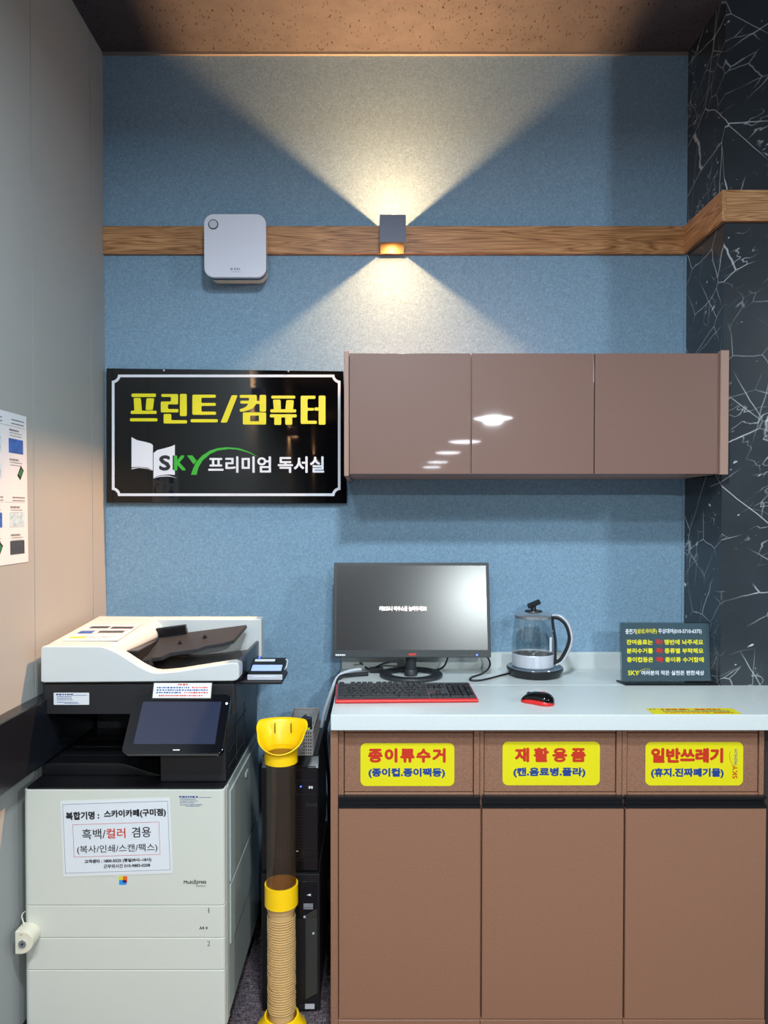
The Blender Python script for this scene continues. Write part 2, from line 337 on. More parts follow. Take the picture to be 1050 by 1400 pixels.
class B:
    def __init__(s): s.bm = bmesh.new()
    def merge(s, t):
        me = bpy.data.meshes.new('tmp'); t.to_mesh(me); t.free(); s.bm.from_mesh(me); bpy.data.meshes.remove(me); return s
    def box(s, x0, x1, y0, y1, z0, z1, bev=0.0, seg=2, M4=None):
        t = bmesh.new(); bmesh.ops.create_cube(t, size=1.0)
        for v in t.verts: v.co = Vector(((x0 + x1) / 2 + v.co.x * (x1 - x0), (y0 + y1) / 2 + v.co.y * (y1 - y0), (z0 + z1) / 2 + v.co.z * (z1 - z0)))
        if bev: bmesh.ops.bevel(t, geom=t.edges[:], offset=bev, segments=seg, affect='EDGES', profile=0.5)
        if M4 is not None: t.transform(M4)
        return s.merge(t)
    def fprism(s, fr, outline, c0, c1, bev=0.0, seg=2):
        """outline (a, b) in a frame, extruded from lift c0 to c1; bev rounds the rim at c1"""
        t = bmesh.new()
        lo = [t.verts.new(fr.p(a, b, c0)) for a, b in outline]; hi = [t.verts.new(fr.p(a, b, c1)) for a, b in outline]
        n = len(outline)
        try:
            t.faces.new(lo); f1 = t.faces.new(hi)
            for i in range(n): t.faces.new((lo[i], lo[(i + 1) % n], hi[(i + 1) % n], hi[i]))
        except ValueError: pass
        bmesh.ops.recalc_face_normals(t, faces=t.faces[:])
        if bev: bmesh.ops.bevel(t, geom=[e for e in f1.edges], offset=bev, segments=seg, affect='EDGES', profile=0.5)
        return s.merge(t)
    def fbox(s, fr, a0, a1, b0, b1, c0, c1, bev=0.0, r=0.0):
        o = rr(a0, a1, b0, b1, r) if r else [(a0, b0), (a1, b0), (a1, b1), (a0, b1)]
        return s.fprism(fr, o, c0, c1, bev)
    def quad(s, a, b, c, d):
        s.bm.faces.new([s.bm.verts.new(v) for v in (a, b, c, d)]); return s
    def lathe(s, prof, c, seg=40, closed=False):
        rings = []
        for r, z in prof:
            rings.append([s.bm.verts.new((c[0] + max(r, 1e-5) * math.cos(2 * math.pi * i / seg), c[1] + max(r, 1e-5) * math.sin(2 * math.pi * i / seg), z)) for i in range(seg)])
        prs = list(zip(rings, rings[1:])) + ([(rings[-1], rings[0])] if closed else [])
        for a, b in prs:
            for i in range(seg): s.bm.faces.new((a[i], a[(i + 1) % seg], b[(i + 1) % seg], b[i]))
        return s
    def tube(s, pts, r, seg=8, flat=None, steps=6, up=(0, 0, 1)):
        """swept tube through pts (Catmull-Rom); flat=(w, h) gives a box-like section"""
        p = [Vector(q) for q in pts]; fine = []
        for i in range(len(p) - 1):
            a = p[i - 1] if i else p[0] * 2 - p[1]; b, c = p[i], p[i + 1]; d = p[i + 2] if i + 2 < len(p) else p[-1] * 2 - p[-2]
            for j in range(steps):
                t = j / steps
                fine.append(0.5 * ((2 * b) + (c - a) * t + (2 * a - 5 * b + 4 * c - d) * t * t + (3 * b - a - 3 * c + d) * t ** 3))
        fine.append(p[-1]); rings = []
        nrm = None
        for i, q in enumerate(fine):
            tg = (fine[min(i + 1, len(fine) - 1)] - fine[max(i - 1, 0)]).normalized()
            if nrm is None:
                ref = Vector(up)
                if abs(ref.dot(tg)) > 0.95: ref = Vector((1, 0, 0))
                nrm = (ref - tg * ref.dot(tg)).normalized()
            else: nrm = (nrm - tg * nrm.dot(tg)).normalized()
            bn = tg.cross(nrm)
            if flat:
                w, h = flat
                sec = rr(-w / 2, w / 2, -h / 2, h / 2, min(w, h) * 0.3, 3)
                rings.append([s.bm.verts.new(q + bn * a + nrm * b) for a, b in sec])
            else:
                rings.append([s.bm.verts.new(q + nrm * r * math.cos(2 * math.pi * k / seg) + bn * r * math.sin(2 * math.pi * k / seg)) for k in range(seg)])
        n = len(rings[0])
        for a, b in zip(rings, rings[1:]):
            for i in range(n): s.bm.faces.new((a[i], a[(i + 1) % n], b[(i + 1) % n], b[i]))
        s.bm.faces.new(rings[0]); s.bm.faces.new(rings[-1]); return s
    def cyl(s, a, b, r, seg=20):
        return s.tube([a, b], r, seg, steps=1)
    def greek(s, fr, a0, a1, b, h, lift, gap=0.35):
        """an unreadably small printed line: a row of dashes"""
        x = a0
        while x < a1 - h * 0.3:
            w = min(h * random.uniform(0.6, 1.6), a1 - x)
            s.fbox(fr, x, x + w, b - h / 2 * random.uniform(0.7, 1), b + h / 2, lift - 0.00005, lift)
            x += w + h * gap * random.uniform(0.6, 1.9)
        return s
    def xf(s, m4): s.bm.transform(m4); return s
    def build(s, name, m, parent=None, loc=None, smooth=True, angle=35):
        me = bpy.data.meshes.new(name)
        o = bpy.data.objects.new(name, me); col.objects.link(o)
        if parent is not None: org = ORG[parent.name]; o.parent = parent
        else:
            org = Vector(loc) if loc is not None else Vector((0, 0, 0)); o.location = org
        ORG[o.name] = org
        bmesh.ops.recalc_face_normals(s.bm, faces=s.bm.faces[:])
        s.bm.transform(Matrix.Translation(-org)); s.bm.to_mesh(me); s.bm.free()
        for k in (m if isinstance(m, (list, tuple)) else [m]): me.materials.append(M[k] if isinstance(k, str) else k)
        if smooth:
            me.shade_smooth(); me.set_sharp_from_angle(angle=R(angle))
            wn_ = o.modifiers.new('face_weighted_normals', 'WEIGHTED_NORMAL'); wn_.keep_sharp = True
        return o
def tag(o, label=None, cat=None, group=None, kind=None):
    if label: o['label'] = label
    if cat: o['category'] = cat
    if group: o['group'] = group
    if kind: o['kind'] = kind
    return o
def thing(name, loc, label, cat, group=None):
    o = bpy.data.objects.new(name, None); o.empty_display_size = 0.05; o.location = loc
    col.objects.link(o); ORG[o.name] = Vector(loc); return tag(o, label, cat, group)
def struct(o): o['kind'] = 'structure'; return o

_txt = {}
def glyphs(body, spacing=1.0):
    k = (body, spacing)
    if k not in _txt:
        cu = bpy.data.curves.new('text', 'FONT'); cu.body = body; cu.size = 1.0; cu.resolution_u = 3; cu.space_character = spacing
        ob = bpy.data.objects.new('text', cu); col.objects.link(ob)
        bpy.context.view_layer.update()
        me = bpy.data.meshes.new_from_object(ob.evaluated_get(bpy.context.evaluated_depsgraph_get()))
        vs = [(v.co.x, v.co.y) for v in me.vertices]; fs = [tuple(p.vertices) for p in me.polygons]
        bpy.data.meshes.remove(me); bpy.data.objects.remove(ob); bpy.data.curves.remove(cu)
        _txt[k] = (vs, fs)
    return _txt[k]
def T(body, a0, a1, b0, b1, fr, lift, m, parent, bold=0.0, spacing=1.0, name='lettering'):
    """flat letters stretched into the box a0..a1 x b0..b1 of a frame; bold = stroke growth in metres"""
    vs, fs = glyphs(body, spacing)
    xs = [v[0] for v in vs]; ys = [v[1] for v in vs]
    g = bold; sx = (a1 - a0 - 2 * g) / (max(xs) - min(xs)); sy = (b1 - b0 - 2 * g) / (max(ys) - min(ys))
    b = B(); offs = [(0, 0)] if not g else [(g * math.cos(t * math.pi / 4), g * math.sin(t * math.pi / 4)) for t in range(8)] + [(0, 0)]
    for i, (dx, dy) in enumerate(offs):
        vv = [b.bm.verts.new(fr.p(a0 + g + (x - min(xs)) * sx + dx, b0 + g + (y - min(ys)) * sy + dy, lift + i * 4e-6)) for x, y in vs]
        for f in fs:
            try: b.bm.faces.new([vv[k] for k in f])
            except ValueError: pass
    return b.build(name, m, parent, smooth=False)
def TP(body, x0, y0, x1, y1, Y, m, parent, bold=0.0, spacing=1.0, lift=0.0, name='lettering'):
    a0, a1, b0, b1 = RX(x0, y0, x1, y1, Y)
    return T(body, a0, a1, b0, b1, front(Y), lift, m, parent, bold, spacing, name)

# ================================================================== THE SETTING
YB = 2.63                                     # back wall
XL = P(143, 420, YB).x                        # left wall
XC = 1.147; YC = 2.345                        # marble pier: side at XC, face at YC
ZC = P(520, 73, YB).z                         # ceiling
XR, YR = 5.6, -9.6
struct(B().box(XL - 0.1, XC + 0.05, YB, YB + 0.1, 0, ZC).build('wall_back', 'wall', smooth=False))
wl = B()
seams = [-9.6, -8.0, -6.8, -5.6, -4.4, -3.2, -2.0, -0.8, 0.88, P(0, 0, 1).y * 0 + 2.075, 2.505, YB]
for a, b in zip(seams, seams[1:]): wl.box(XL - 0.1, XL, a + 0.0018, b - 0.0018, 0, ZC)
wlo = struct(wl.build('wall_left', 'grey_panel', smooth=False))
struct(B().box(XL - 0.12, XL - 0.006, YR, YB, 0, ZC).build('joint_backing', 'groove', smooth=False))  # dark backing sheet behind the wall panels, seen through their joints
struct(B().box(XC, XR, YC, YB + 0.1, 0, ZC).build('wall_right', 'marble', smooth=False))
struct(B().box(XL - 0.2, XR + 0.1, YR - 0.1, YB + 0.1, -0.1, 0).build('floor', 'carpet', smooth=False))
struct(B().box(XL - 0.2, XR + 0.1, YR - 0.1, YB + 0.1, ZC, ZC + 0.1).build('ceiling', 'ceiling', smooth=False))
struct(B().box(XR, XR + 0.1, YR, YB, 0, ZC).build('wall_side', 'plain', smooth=False))
struct(B().box(XL - 0.1, XR, YR - 0.1, YR, 0, ZC).build('wall_rear', 'plain', smooth=False))
# thin moulding where back wall meets ceiling, and at the wallpaper's end by the pier
struct(B().box(XL, XC, YB - 0.010, YB, ZC - 0.009, ZC).build('trim_2', 'moulding', smooth=False))
struct(B().box(XC - 0.008, XC, YB - 0.006, YB, 0.95, ZC - 0.012).build('trim_3', 'wall', smooth=False))
# oak band: along the wall, across the pier's side, along the pier's face
z0, z1 = P(500, 347, YB - 0.014).z, P(500, 309, YB - 0.014).z
struct(B().box(XL, XC, YB - 0.014, YB, z0, z1, 0.001, 1).build('trim_4', 'oak_x', smooth=False))
struct(B().box(XC - 0.014, XC, YC - 0.014, YB - 0.014, z0, z1, 0.001, 1).build('trim_5', 'oak_y', smooth=False))
struct(B().box(XC, XR, YC - 0.014, YC, z0, z1, 0.001, 1).build('trim_6', 'oak_x', smooth=False))
# black rail along the left wall
r0, r1 = 0.800, 0.985
rail = B().box(XL, XL + 0.045, -3.0, YB, r0, r1, 0.003, 1)
struct(rail.build('trim_7', 'rail', smooth=False))
# skirting
struct(B().box(XL, XL + 0.012, -3.0, YB, 0, 0.08, 0.002, 1).build('baseboard_left', 'rail', smooth=False))
struct(B().box(XL + 0.012, XC, YB - 0.012, YB, 0, 0.08, 0.002, 1).build('baseboard_back', 'rail', smooth=False))

# ================================================================== BASE CABINETS
YF = 2.02                                     # carcass front
CT = 0.955                                    # worktop top
zft, zfb = P(560, 1003, YF).z, P(560, 1083, YF).z
zcb = P(560, 1088, YF).z; zh0 = P(560, 1105, 2.0).z
zd1, zd0 = zh0 - 0.002, P(560, 1394, 2.0).z
ZT = P(560, 999, 1.985).z                     # underside of worktop
def X_(px, Y=YF, y=1040): return P(px, y, Y).x
units = [
 dict(c=(463, 656), f=(471, 647), d=(463.2, 656.8), s=(492.8, 1016, 621.2, 1074.5),
      t=[('종이류수거', 503.1, 1022.8, 609.4, 1042.8, 'red_ink', 0.0024, 1.18), ('(종이컵.종이팩등)', 503.7, 1050.0, 608.5, 1063.8, 'blue_ink', 0.0014, 1.0)],
      label='left brown waste cabinet whose yellow sticker asks for paper cups and paper packs'),
 dict(c=(656, 850.5), f=(662.5, 842), d=(659.2, 852.5), s=(687, 1014, 820, 1073.5),
      t=[('재활용품', 703.9, 1022, 801.1, 1042.2, 'red_ink', 0.0024, 1.45), ('(캔.음료병.플라)', 701.8, 1049.2, 800.5, 1063, 'blue_ink', 0.0014, 1.0)],
      label='middle brown waste cabinet whose yellow sticker asks for cans and drink bottles'),
 dict(c=(850.5, 1045), f=(858, 1037), d=(855, 1047), s=(882.3, 1014.5, 1015.8, 1073.8),
      t=[('일반쓰레기', 890, 1022.5, 988.9, 1043.3, 'red_ink', 0.0026, 1.0), ('(휴지.진짜폐기물)', 890, 1050, 989.5, 1064, 'blue_ink', 0.0014, 1.0)],
      label='right brown waste cabinet whose yellow sticker has a small upright logo at its end'),
]
for i, u in enumerate(units):
    x0, x1 = X_(u['c'][0]) + 0.0006, X_(u['c'][1]) - 0.0006
    if i == 0: x0 = X_(462.6)
    w = thing('waste_cabinet', ((x0 + x1) / 2, 2.3, 0), u['label'], 'cabinet', 'recycling cabinets under the counter')
    f0, f1 = X_(u['f'][0]), X_(u['f'][1])
    b = B()
    b.box(x0, f0 - 0.002, YF, 2.6, 0.045, ZT, 0.0008, 1); b.box(f1 + 0.002, x1, YF, 2.6, 0.045, ZT, 0.0008, 1)
    b.box(f0, f1, YF, 2.6, zcb - 0.01, zfb - 0.002, 0.0008, 1); b.box(f0, f1, YF + 0.004, 2.6, zft + 0.003, ZT)
    b.box(f0, f1, YF, 2.6, 0.045, 0.07 + 0.018, 0.0008, 1); b.box(f0, f1, 2.59, 2.6, 0.09, ZT)
    b.box(x0, x1, YF - 0.018, YF, 0.045, zd0 - 0.0025, 0.0008, 1)
    b.build('carcass', 'brown', w)
    B().box(x0 + 0.002, x1 - 0.002, 2.06, 2.08, 0, 0.045).build('plinth', 'inner_dark', w)
    B().box(f0, f1, YF + 0.03, YF + 0.04, 0.09, ZT).build('inner_shade_sheet', 'inner_dark', w)  # dark sheet just behind flap and door; its colour stands in for shade inside
    fl = B().box(f0, f1, YF + 0.004, YF + 0.020, zfb, zft, 0.001, 1).build('flap', 'brown', w)
    YS = YF + 0.004
    a0, a1, b0, b1 = RX(*u['s'], YS)
    st = B().fprism(front(YS), rr(a0, a1, b0, b1, 0.016), 0, 0.0008).build('sticker', 'yellow', fl); st['label'] = 'yellow rounded sticker with red and blue Korean lettering'
    for body, tx0, ty0, tx1, ty1, mt, bd, sp in u['t']:
        TP(body, tx0, ty0, tx1, ty1, YS - 0.001, mt, fl, bd, sp)
    if i == 2:
        fr = Fr((0, YS - 0.001, 0), (0, 0, 1), (-1, 0, 0))     # reads upwards
        q = RX(1001, 1046.5, 1008, 1064.3, YS)
        T('SKY', q[2], q[3], -q[1], -q[0], fr, 0, 'red_ink', fl, 0.0004)
        q = RX(1003.9, 1023.9, 1008, 1045.2, YS)
        T('PREMIUM', q[2], q[3], -q[1], -q[0], fr, 0, 'grey_ink', fl, 0.0002)
        pts = [P(x, y, YS - 0.001) for x, y in ((1006, 1048), (1002, 1045.6), (999, 1041), (997.6, 1036), (997.6, 1031), (998.8, 1027.5))]
        B().tube(pts, 0.0005, 5).build('logo_arc', 'red_ink', fl)
    d0, d1 = X_(u['d'][0], 2.0, 1250), X_(u['d'][1], 2.0, 1250)
    B().box(d0, d1, YF - 0.018, YF - 0.0005, zd0, zd1, 0.0012, 1).build('door', 'brown', w)
    # black finger-pull profile above the door: lip, hollow, lower lip
    hb = P(560, 1090, 2.0).z
    prof = [(2.000, zh0), (2.000, zh0 + 0.007), (2.012, zh0 + 0.009), (2.014, hb - 0.010), (2.002, hb - 0.007), (2.002, hb), (2.0195, hb), (2.0195, zh0)]
    t_ = Fr((d0, 0, 0), (0, 1, 0), (0, 0, 1))
    B().fprism(t_, prof, 0.0, d1 - d0).build('handle', 'black_metal', w)
ep = B().box(X_(452.3), X_(462.4), YF - 0.016, 2.6, 0.0, ZT, 0.001, 1).build('cabinet_end_panel', 'brown', None, (X_(457), 2.3, 0))
tag(ep, 'tall brown end panel closing the cabinet row beside the computer towers', 'panel')
xr = X_(1047.6)
ep2 = B().box(xr, xr + 0.03, YF + 0.02, 2.34, 0.0, ZT, 0.001, 1).build('filler_strip', 'inner_dark', None, (xr + 0.015, 2.2, 0))
tag(ep2, 'dark filler strip at the far right end of the cabinet row', 'panel')

# worktop with upstand; the seam on the right runs from front to back
ct = thing('countertop', (0.5, 2.3, ZT), 'white speckled stone countertop over the brown waste cabinets', 'countertop')
cx0 = P(452, 990, 1.985).x
b = B().box(cx0, XC, 1.985, YC, ZT, CT, 0.003, 2); b.box(cx0, XC - 0.001, YC, 2.61, ZT, CT, 0.002, 1)
b.build('slab', 'stone', ct)
B().box(XC + 0.0008, 1.9, 1.985, YC - 0.001, ZT, CT, 0.003, 2).build('slab', 'stone', ct)
B().box(cx0 + 0.002, XC - 0.001, 2.61, 2.629, ZT, P(700, 892, 2.61).z, 0.002, 1).build('upstand', 'stone', ct)

# ================================================================== WALL CABINET
YU = 2.31
zu1, zu0 = P(700, 483, YU).z, P(700, 648, YU).z
wc = thing('wall_cabinet', (0.5, 2.47, zu0), 'glossy taupe three-door wall cabinet above the monitor', 'cabinet')
def XU(px): return P(px, 565, YU).x
e = B().box(XU(470.5), XU(477), YU - 0.008, YB - 0.001, P(0, 651, YU).z, P(0, 480.5, YU).z, 0.0012, 1)
e.build('end_panel', 'brown_edge', wc)
B().box(XU(983.5), XC - 0.0005, YU - 0.008, YC - 0.02, P(0, 649, YU).z, P(0, 479.5, YU).z, 0.0012, 1).build('end_panel', 'brown_edge', wc)
B().box(XU(477.3), XU(983.2), YU + 0.019, YB - 0.001, zu0, zu1).build('carcass', 'brown_edge', wc)
for a, c in ((477.6, 643.0), (645.0, 812.0), (813.4, 983.0)):
    B().box(XU(a), XU(c), YU, YU + 0.018, zu0, zu1, 0.0012, 2).build('door', 'brown_gloss', wc)

# ================================================================== SIGN BOARD
YS = 2.604
sg = thing('sign_board', P(310, 688, YS), 'glossy black wall sign with yellow and white Korean lettering', 'sign')
cr = [P(x, y, YS) for x, y in ((145.5, 503.5), (469.5, 507.5), (474.5, 688), (145.5, 687))]
o2 = [(c.x, c.z) for c in cr]
B().fprism(front(YS + 0.012), list(reversed(o2)), 0.0, 0.012, 0.0008, 1).build('board', 'sign_black', sg, smooth=False)
def S(pts): return [(P(x, y, YS).x, P(x, y, YS).z) for x, y in pts]
def notched(x0, y0, x1, y1, r, shrink):
    pts = []
    for cx, cy, a0 in ((x0, y0, 90), (x1, y0, 180), (x1, y1, 270), (x0, y1, 0)):
        rad = r + shrink; ins = shrink
        lim = math.degrees(math.asin(min(1, ins / rad)))
        for i in range(7):
            a = R(a0 - lim - (90 - 2 * lim) * i / 6)
            pts.append((cx + rad * math.cos(a), cy + rad * math.sin(a)))
    return pts
def ring(outer, inner):
    b = B(); n = len(outer); fr = front(YS)
    vo = [b.bm.verts.new(fr.p(a, c, 0.0009)) for a, c in outer]; vi = [b.bm.verts.new(fr.p(a, c, 0.0009)) for a, c in inner]
    for i in range(n): b.bm.faces.new((vo[i], vo[(i + 1) % n], vi[(i + 1) % n], vi[i]))
    bmesh.ops.recalc_face_normals(b.bm, faces=b.bm.faces[:])
    r_ = bmesh.ops.extrude_face_region(b.bm, geom=b.bm.faces[:])
    for v in [g for g in r_['geom'] if isinstance(g, bmesh.types.BMVert)]: v.co.y += 0.0008
    return b
def arcdir(pts): return pts
x0b, y0b, x1b, y1b = 153.0, 512.2, 465.6, 678.2
ring(S(notched(x0b, y0b, x1b, y1b, 8.5, 0.0)), S(notched(x0b, y0b, x1b, y1b, 8.5, 3.6))).build('border_line', 'white_ink', sg, smooth=False)
def strokes(polys, ox, oy, k, m, r=13, name='lettering', lift=0.0015):
    b = B()
    for i, pl in enumerate(polys):
        if len(pl) == 4 and not isinstance(pl[0], tuple): pl = [(pl[0], pl[1]), (pl[2], pl[1]), (pl[2], pl[3]), (pl[0], pl[3])]
        q = roundpoly(pl, r) if r else pl
        b.fprism(front(YS), S([(ox + x / k, oy + y / k) for x, y in q]), 0.0, lift + i * 1e-5)
    return b.build(name, m, sg, smooth=False)
ZA, ZB = (170, 525, 7.0), (300, 525, 7.0)
strokes([(70, 92, 303, 125), [(90, 133), (158, 133), (170, 270), (98, 270)], [(213, 137), (287, 137), (273, 250), (205, 250)], (62, 256, 310, 287), (55, 328, 318, 358)], *ZA, 'yellow_ink')
strokes([[(355, 97), (515, 97), (515, 195), (418, 195), (418, 240), (518, 240), (518, 272), (350, 272), (350, 168), (447, 168), (447, 124), (355, 124)], (533, 95, 598, 308), [(377, 287), (450, 287), (450, 347), (600, 347), (600, 378), (377, 378)]], *ZA, 'yellow_ink')
strokes([[(652, 103), (876, 103), (876, 132), (738, 132), (738, 182), (876, 182), (876, 210), (738, 210), (738, 265), (878, 265), (878, 295), (652, 295)], (635, 337, 895, 367)], *ZA, 'yellow_ink')
strokes([[(118, 108), (175, 108), (72, 370), (12, 370)]], *ZB, 'yellow_ink')
strokes([[(195, 105), (357, 105), (357, 160), (350, 195), (328, 224), (290, 248), (240, 262), (195, 266), (195, 240), (230, 232), (262, 212), (278, 188), (200, 188), (200, 160), (285, 160), (285, 133), (195, 133)], (385, 105, 447, 265), (345, 166, 395, 192),
         (225, 272, 294, 388), (378, 272, 447, 388), (225, 272, 447, 303), (225, 357, 447, 388)], *ZB, 'yellow_ink')
strokes([(497, 112, 727, 140), [(513, 150), (585, 150), (590, 258), (522, 258)], [(640, 155), (712, 155), (704, 258), (630, 258)], (488, 242, 735, 273), (483, 290, 740, 320), (525, 300, 592, 392), (630, 300, 697, 390)], *ZB, 'yellow_ink')
strokes([[(778, 113), (920, 113), (920, 143), (843, 143), (843, 230), (905, 230), (905, 255), (843, 255), (843, 352), (932, 352), (932, 382), (778, 382)], (950, 112, 1015, 390), (908, 225, 960, 255)], *ZB, 'yellow_ink')
ZL = (170, 590, 7.5)
def arcs(*p): return list(p)
strokes([[(75, 58), (130, 88), (220, 108), (270, 122), (293, 140), (293, 400), (240, 372), (150, 362), (75, 367)],
         [(75, 388), (150, 372), (240, 384), (290, 404), (240, 380), (150, 366), (75, 378)],
         [(300, 220), (340, 190), (420, 170), (490, 150), (518, 135), (518, 445), (450, 440), (360, 450), (320, 466), (300, 482)],
         [(305, 482), (360, 456), (450, 450), (540, 476), (450, 460), (360, 464)]], *ZL, 'white_ink', 3, 'book_emblem')
def zl(x, y): return ZL[0] + x / 7.5, ZL[1] + y / 7.5
(ax, ay), (bx, by) = zl(357, 243), zl(475, 402)
TP('S', ax, ay, bx, by, YS, 'black_ink', sg, 0.003, lift=0.0018)
strokes([(497, 245, 512, 395)], *ZL, 'black_ink', 1, 'lettering', 0.0018)
(ax, ay), (bx, by) = zl(511, 245), zl(632, 400)
TP('K', ax, ay, bx, by, YS, 'green_ink', sg, 0.003, lift=0.0021)
strokes([[(643, 245), (697, 245), (742, 300), (712, 338)]], *ZL, 'green_ink', 2)
sw = [(261.3, 649.1), (264, 640.7), (268.7, 631.3), (276.7, 622.7), (287.3, 616), (298, 612.7), (310, 611.4), (326.4, 612.7), (340.1, 617.5), (354, 625),
      (338.4, 618.4), (324.7, 614.8), (312.7, 614.0), (298, 616), (287.3, 620.7), (276.7, 630), (271.3, 639.3), (268.9, 649.1)]
strokes([sw], 0, 0, 1.0, 'green_ink', 0.0, 'swoosh')
TP('프리미엄', 284.8, 624, 370.6, 646.4, YS, 'white_ink', sg, 0.0016, lift=0.0015)
TP('독서실', 379.9, 624, 443.2, 646.6, YS, 'white_ink', sg, 0.0016, lift=0.0015)
for x, y in ((224.5, 506.5), (394.5, 507.6)):
    c = P(x, y, YS); B().cyl(c, c + Vector((0, -0.003, 0)), 0.0035, 14).build('screw', 'chrome', sg)

# ================================================================== WALL SCONCE
cS = P(537, 330, YB)
q = RX(520, 293.5, 554, 331, 2.515)
xs0, xs1, zs0, zs1 = q
sx = (xs0 + xs1) / 2
wsx = 0.046; xs0, xs1 = sx - wsx, sx + wsx
YW = YB - 0.0145
sco = thing('wall_sconce', (sx, YW, zs0), 'square slate up-and-down wall light fixed on the oak band', 'lamp')
b = B(); th = 0.003
b.box(xs0, xs1, 2.515, 2.515 + th, zs0, zs1); b.box(xs0, xs0 + th, 2.515 + th, YW - 0.004, zs0, zs1); b.box(xs1 - th, xs1, 2.515 + th, YW - 0.004, zs0, zs1)
b.build('housing', 'sconce', sco, smooth=False)
B().box(xs0 + 0.004, xs1 - 0.004, YW - 0.004, YW, zs0 - 0.004, zs1).build('back_plate', 'brass', sco)
zm = (zs0 + zs1) / 2
B().box(xs0 + th, xs1 - th, 2.515 + th, YW - 0.004, zm - 0.007, zm + 0.007).build('led_block', 'brass', sco)
ly = 2.545
B().lathe([(0.0, zm + 0.0072), (0.012, zm + 0.0072), (0.012, zm + 0.0095), (0.0, zm + 0.0095)], (sx, ly), 24).build('upper_lens', 'lens', sco)
B().lathe([(0.0, zm - 0.0072), (0.017, zm - 0.0072), (0.014, zm - 0.0115), (0.0, zm - 0.013)], (sx, ly), 24).build('lower_lens', 'lens', sco)
wn = P(520, 347, YB)
for nm, zz, dz in (('sconce_up_light', zm + 0.0115, 1), ('sconce_down_light', zm - 0.0145, -1)):
    area(nm, (sx, ly, zz), (sx, ly, zz + dz), 0.012, SCONCE_POWER * (1.0 if dz > 0 else 0.85), SCONCE_COLOUR, soft_falloff=2.2)

# three more of the same lamp along the left wall, seen mirrored in the glossy sign
for i, (yy, lb) in enumerate(((-0.6, 'first'), (-3.1, 'second'), (-6.4, 'third'))):
    o = sco.copy(); col.objects.link(o)
    for c_ in sco.children:
        k = c_.copy(); col.objects.link(k); k.parent = o
    o.location = (XL + 0.001, yy, zs0); o.rotation_euler = (0, 0, R(90))
    o['label'] = '%s slate wall light along the left wall, mirrored in the glossy black sign' % lb
    for nm, zz, dz in (('left_wall_up_light', zm + 0.0115, 1), ('left_wall_down_light', zm - 0.0145, -1)):
        lx = XL + (YW - ly)
        area(nm, (lx, yy, zz), (lx, yy, zz + dz), 0.012, 14.0, SCONCE_COLOUR)
sco['group'] = 'slate up-and-down wall lights'
for o in sc.objects:
    if o.name.startswith('wall_sconce'): o['group'] = 'slate up-and-down wall lights'

# ================================================================== AIR FRESHENER
YA = 2.535
af = thing('air_freshener', P(322, 386, 2.6), 'white rounded square air freshener box on the oak band', 'dispenser')
q = RX(279, 292.5, 363.5, 379, YA)
B().fprism(front(YA + 0.012), rr(*q, 0.034, 10), 0.0, 0.012, 0.002).build('front_cover', 'cool_white', af)
B().fprism(front(YA + 0.034), rr(q[0] + 0.001, q[1] - 0.001, q[2] + 0.001, q[3] - 0.001, 0.034, 10), 0.0, 0.022).build('chrome_band', 'chrome_dark', af)
B().fprism(front(YB - 0.016), rr(q[0] + 0.006, q[1] - 0.006, q[2] + 0.004, q[3] - 0.006, 0.032, 10), 0.0, YB - 0.016 - YA - 0.034, 0.003).build('back_body', 'ivory', af)
c = P(291.8, 307, YA)
def disc(c, r, d, fr=None, n=24): 
    return B().fprism(front(c.y), [(c.x + r * math.cos(2 * math.pi * i / n), c.z + r * math.sin(2 * math.pi * i / n)) for i in range(n)], 0, d)
disc(c, 0.0175, 0.0025).build('sensor_ring', 'chrome_dark', af)
disc(c + Vector((0, -0.0025, 0)), 0.0145, 0.002).build('sensor_window', 'silver', af)
B().greek(front(YA), P(315, 368, YA).x, P(328, 368, YA).x, P(0, 368, YA).z, 0.009, 0.0004).greek(front(YA), P(316, 372, YA).x, P(330, 372, YA).x, P(0, 371.8, YA).z, 0.002, 0.0004).build('maker_mark', 'pale_ink', af, smooth=False)

# ================================================================== POSTER on the left wall
def PL(px, py):                                # ray meets left wall
    d = ray(px, py); t = (XL + 0.001) / d.x
    return Vector((XL + 0.001, d.y * t, H + d.z * t))
a_, c_ = PL(36.5, 570), PL(38.5, 768)
fl_ = Fr((XL + 0.0012, a_.y, c_.z), (0, 1, 0), (a_ - c_))
fl_ = Fr((XL + 0.0012, (a_.y + c_.y) / 2, c_.z), (0, 1, 0.012), (0, -0.012, 1))
hp = a_.z - c_.z
ps = thing('poster', (XL + 0.001, a_.y - 0.2, c_.z), 'white instruction poster with screenshots taped on the grey left wall', 'poster')
B().fbox(fl_, -0.42, 0, 0, hp, 0, 0.0006).build('sheet', 'paper', ps)
def pf(f): return hp * (1 - f)
b = B()
for cix in range(3):
    ua = -0.104 - 0.118 * cix
    for f, h in ((0.045, 0.004), (0.07, 0.004), (0.56, 0.004), (0.58, 0.003)): b.greek(fl_, ua + 0.02, ua + 0.09, pf(f), h, 0.0008, 0.15)
    b.fbox(fl_, ua - 0.02, ua + 0.095, pf(0.09), pf(0.0875), 0.0006, 0.0008); b.fbox(fl_, ua - 0.02, ua + 0.09, pf(0.592), pf(0.590), 0.0006, 0.0008)
    for f in (0.115, 0.31, 0.625, 0.81):
        b.greek(fl_, ua + 0.008, ua + 0.06, pf(f), 0.006, 0.0008, 0.2)
        for k in (1, 2): b.greek(fl_, ua + 0.01, ua + 0.075, pf(f + 0.018 * k), 0.0028, 0.0008)
b.build('fine_print', 'grey_ink', ps, smooth=False)
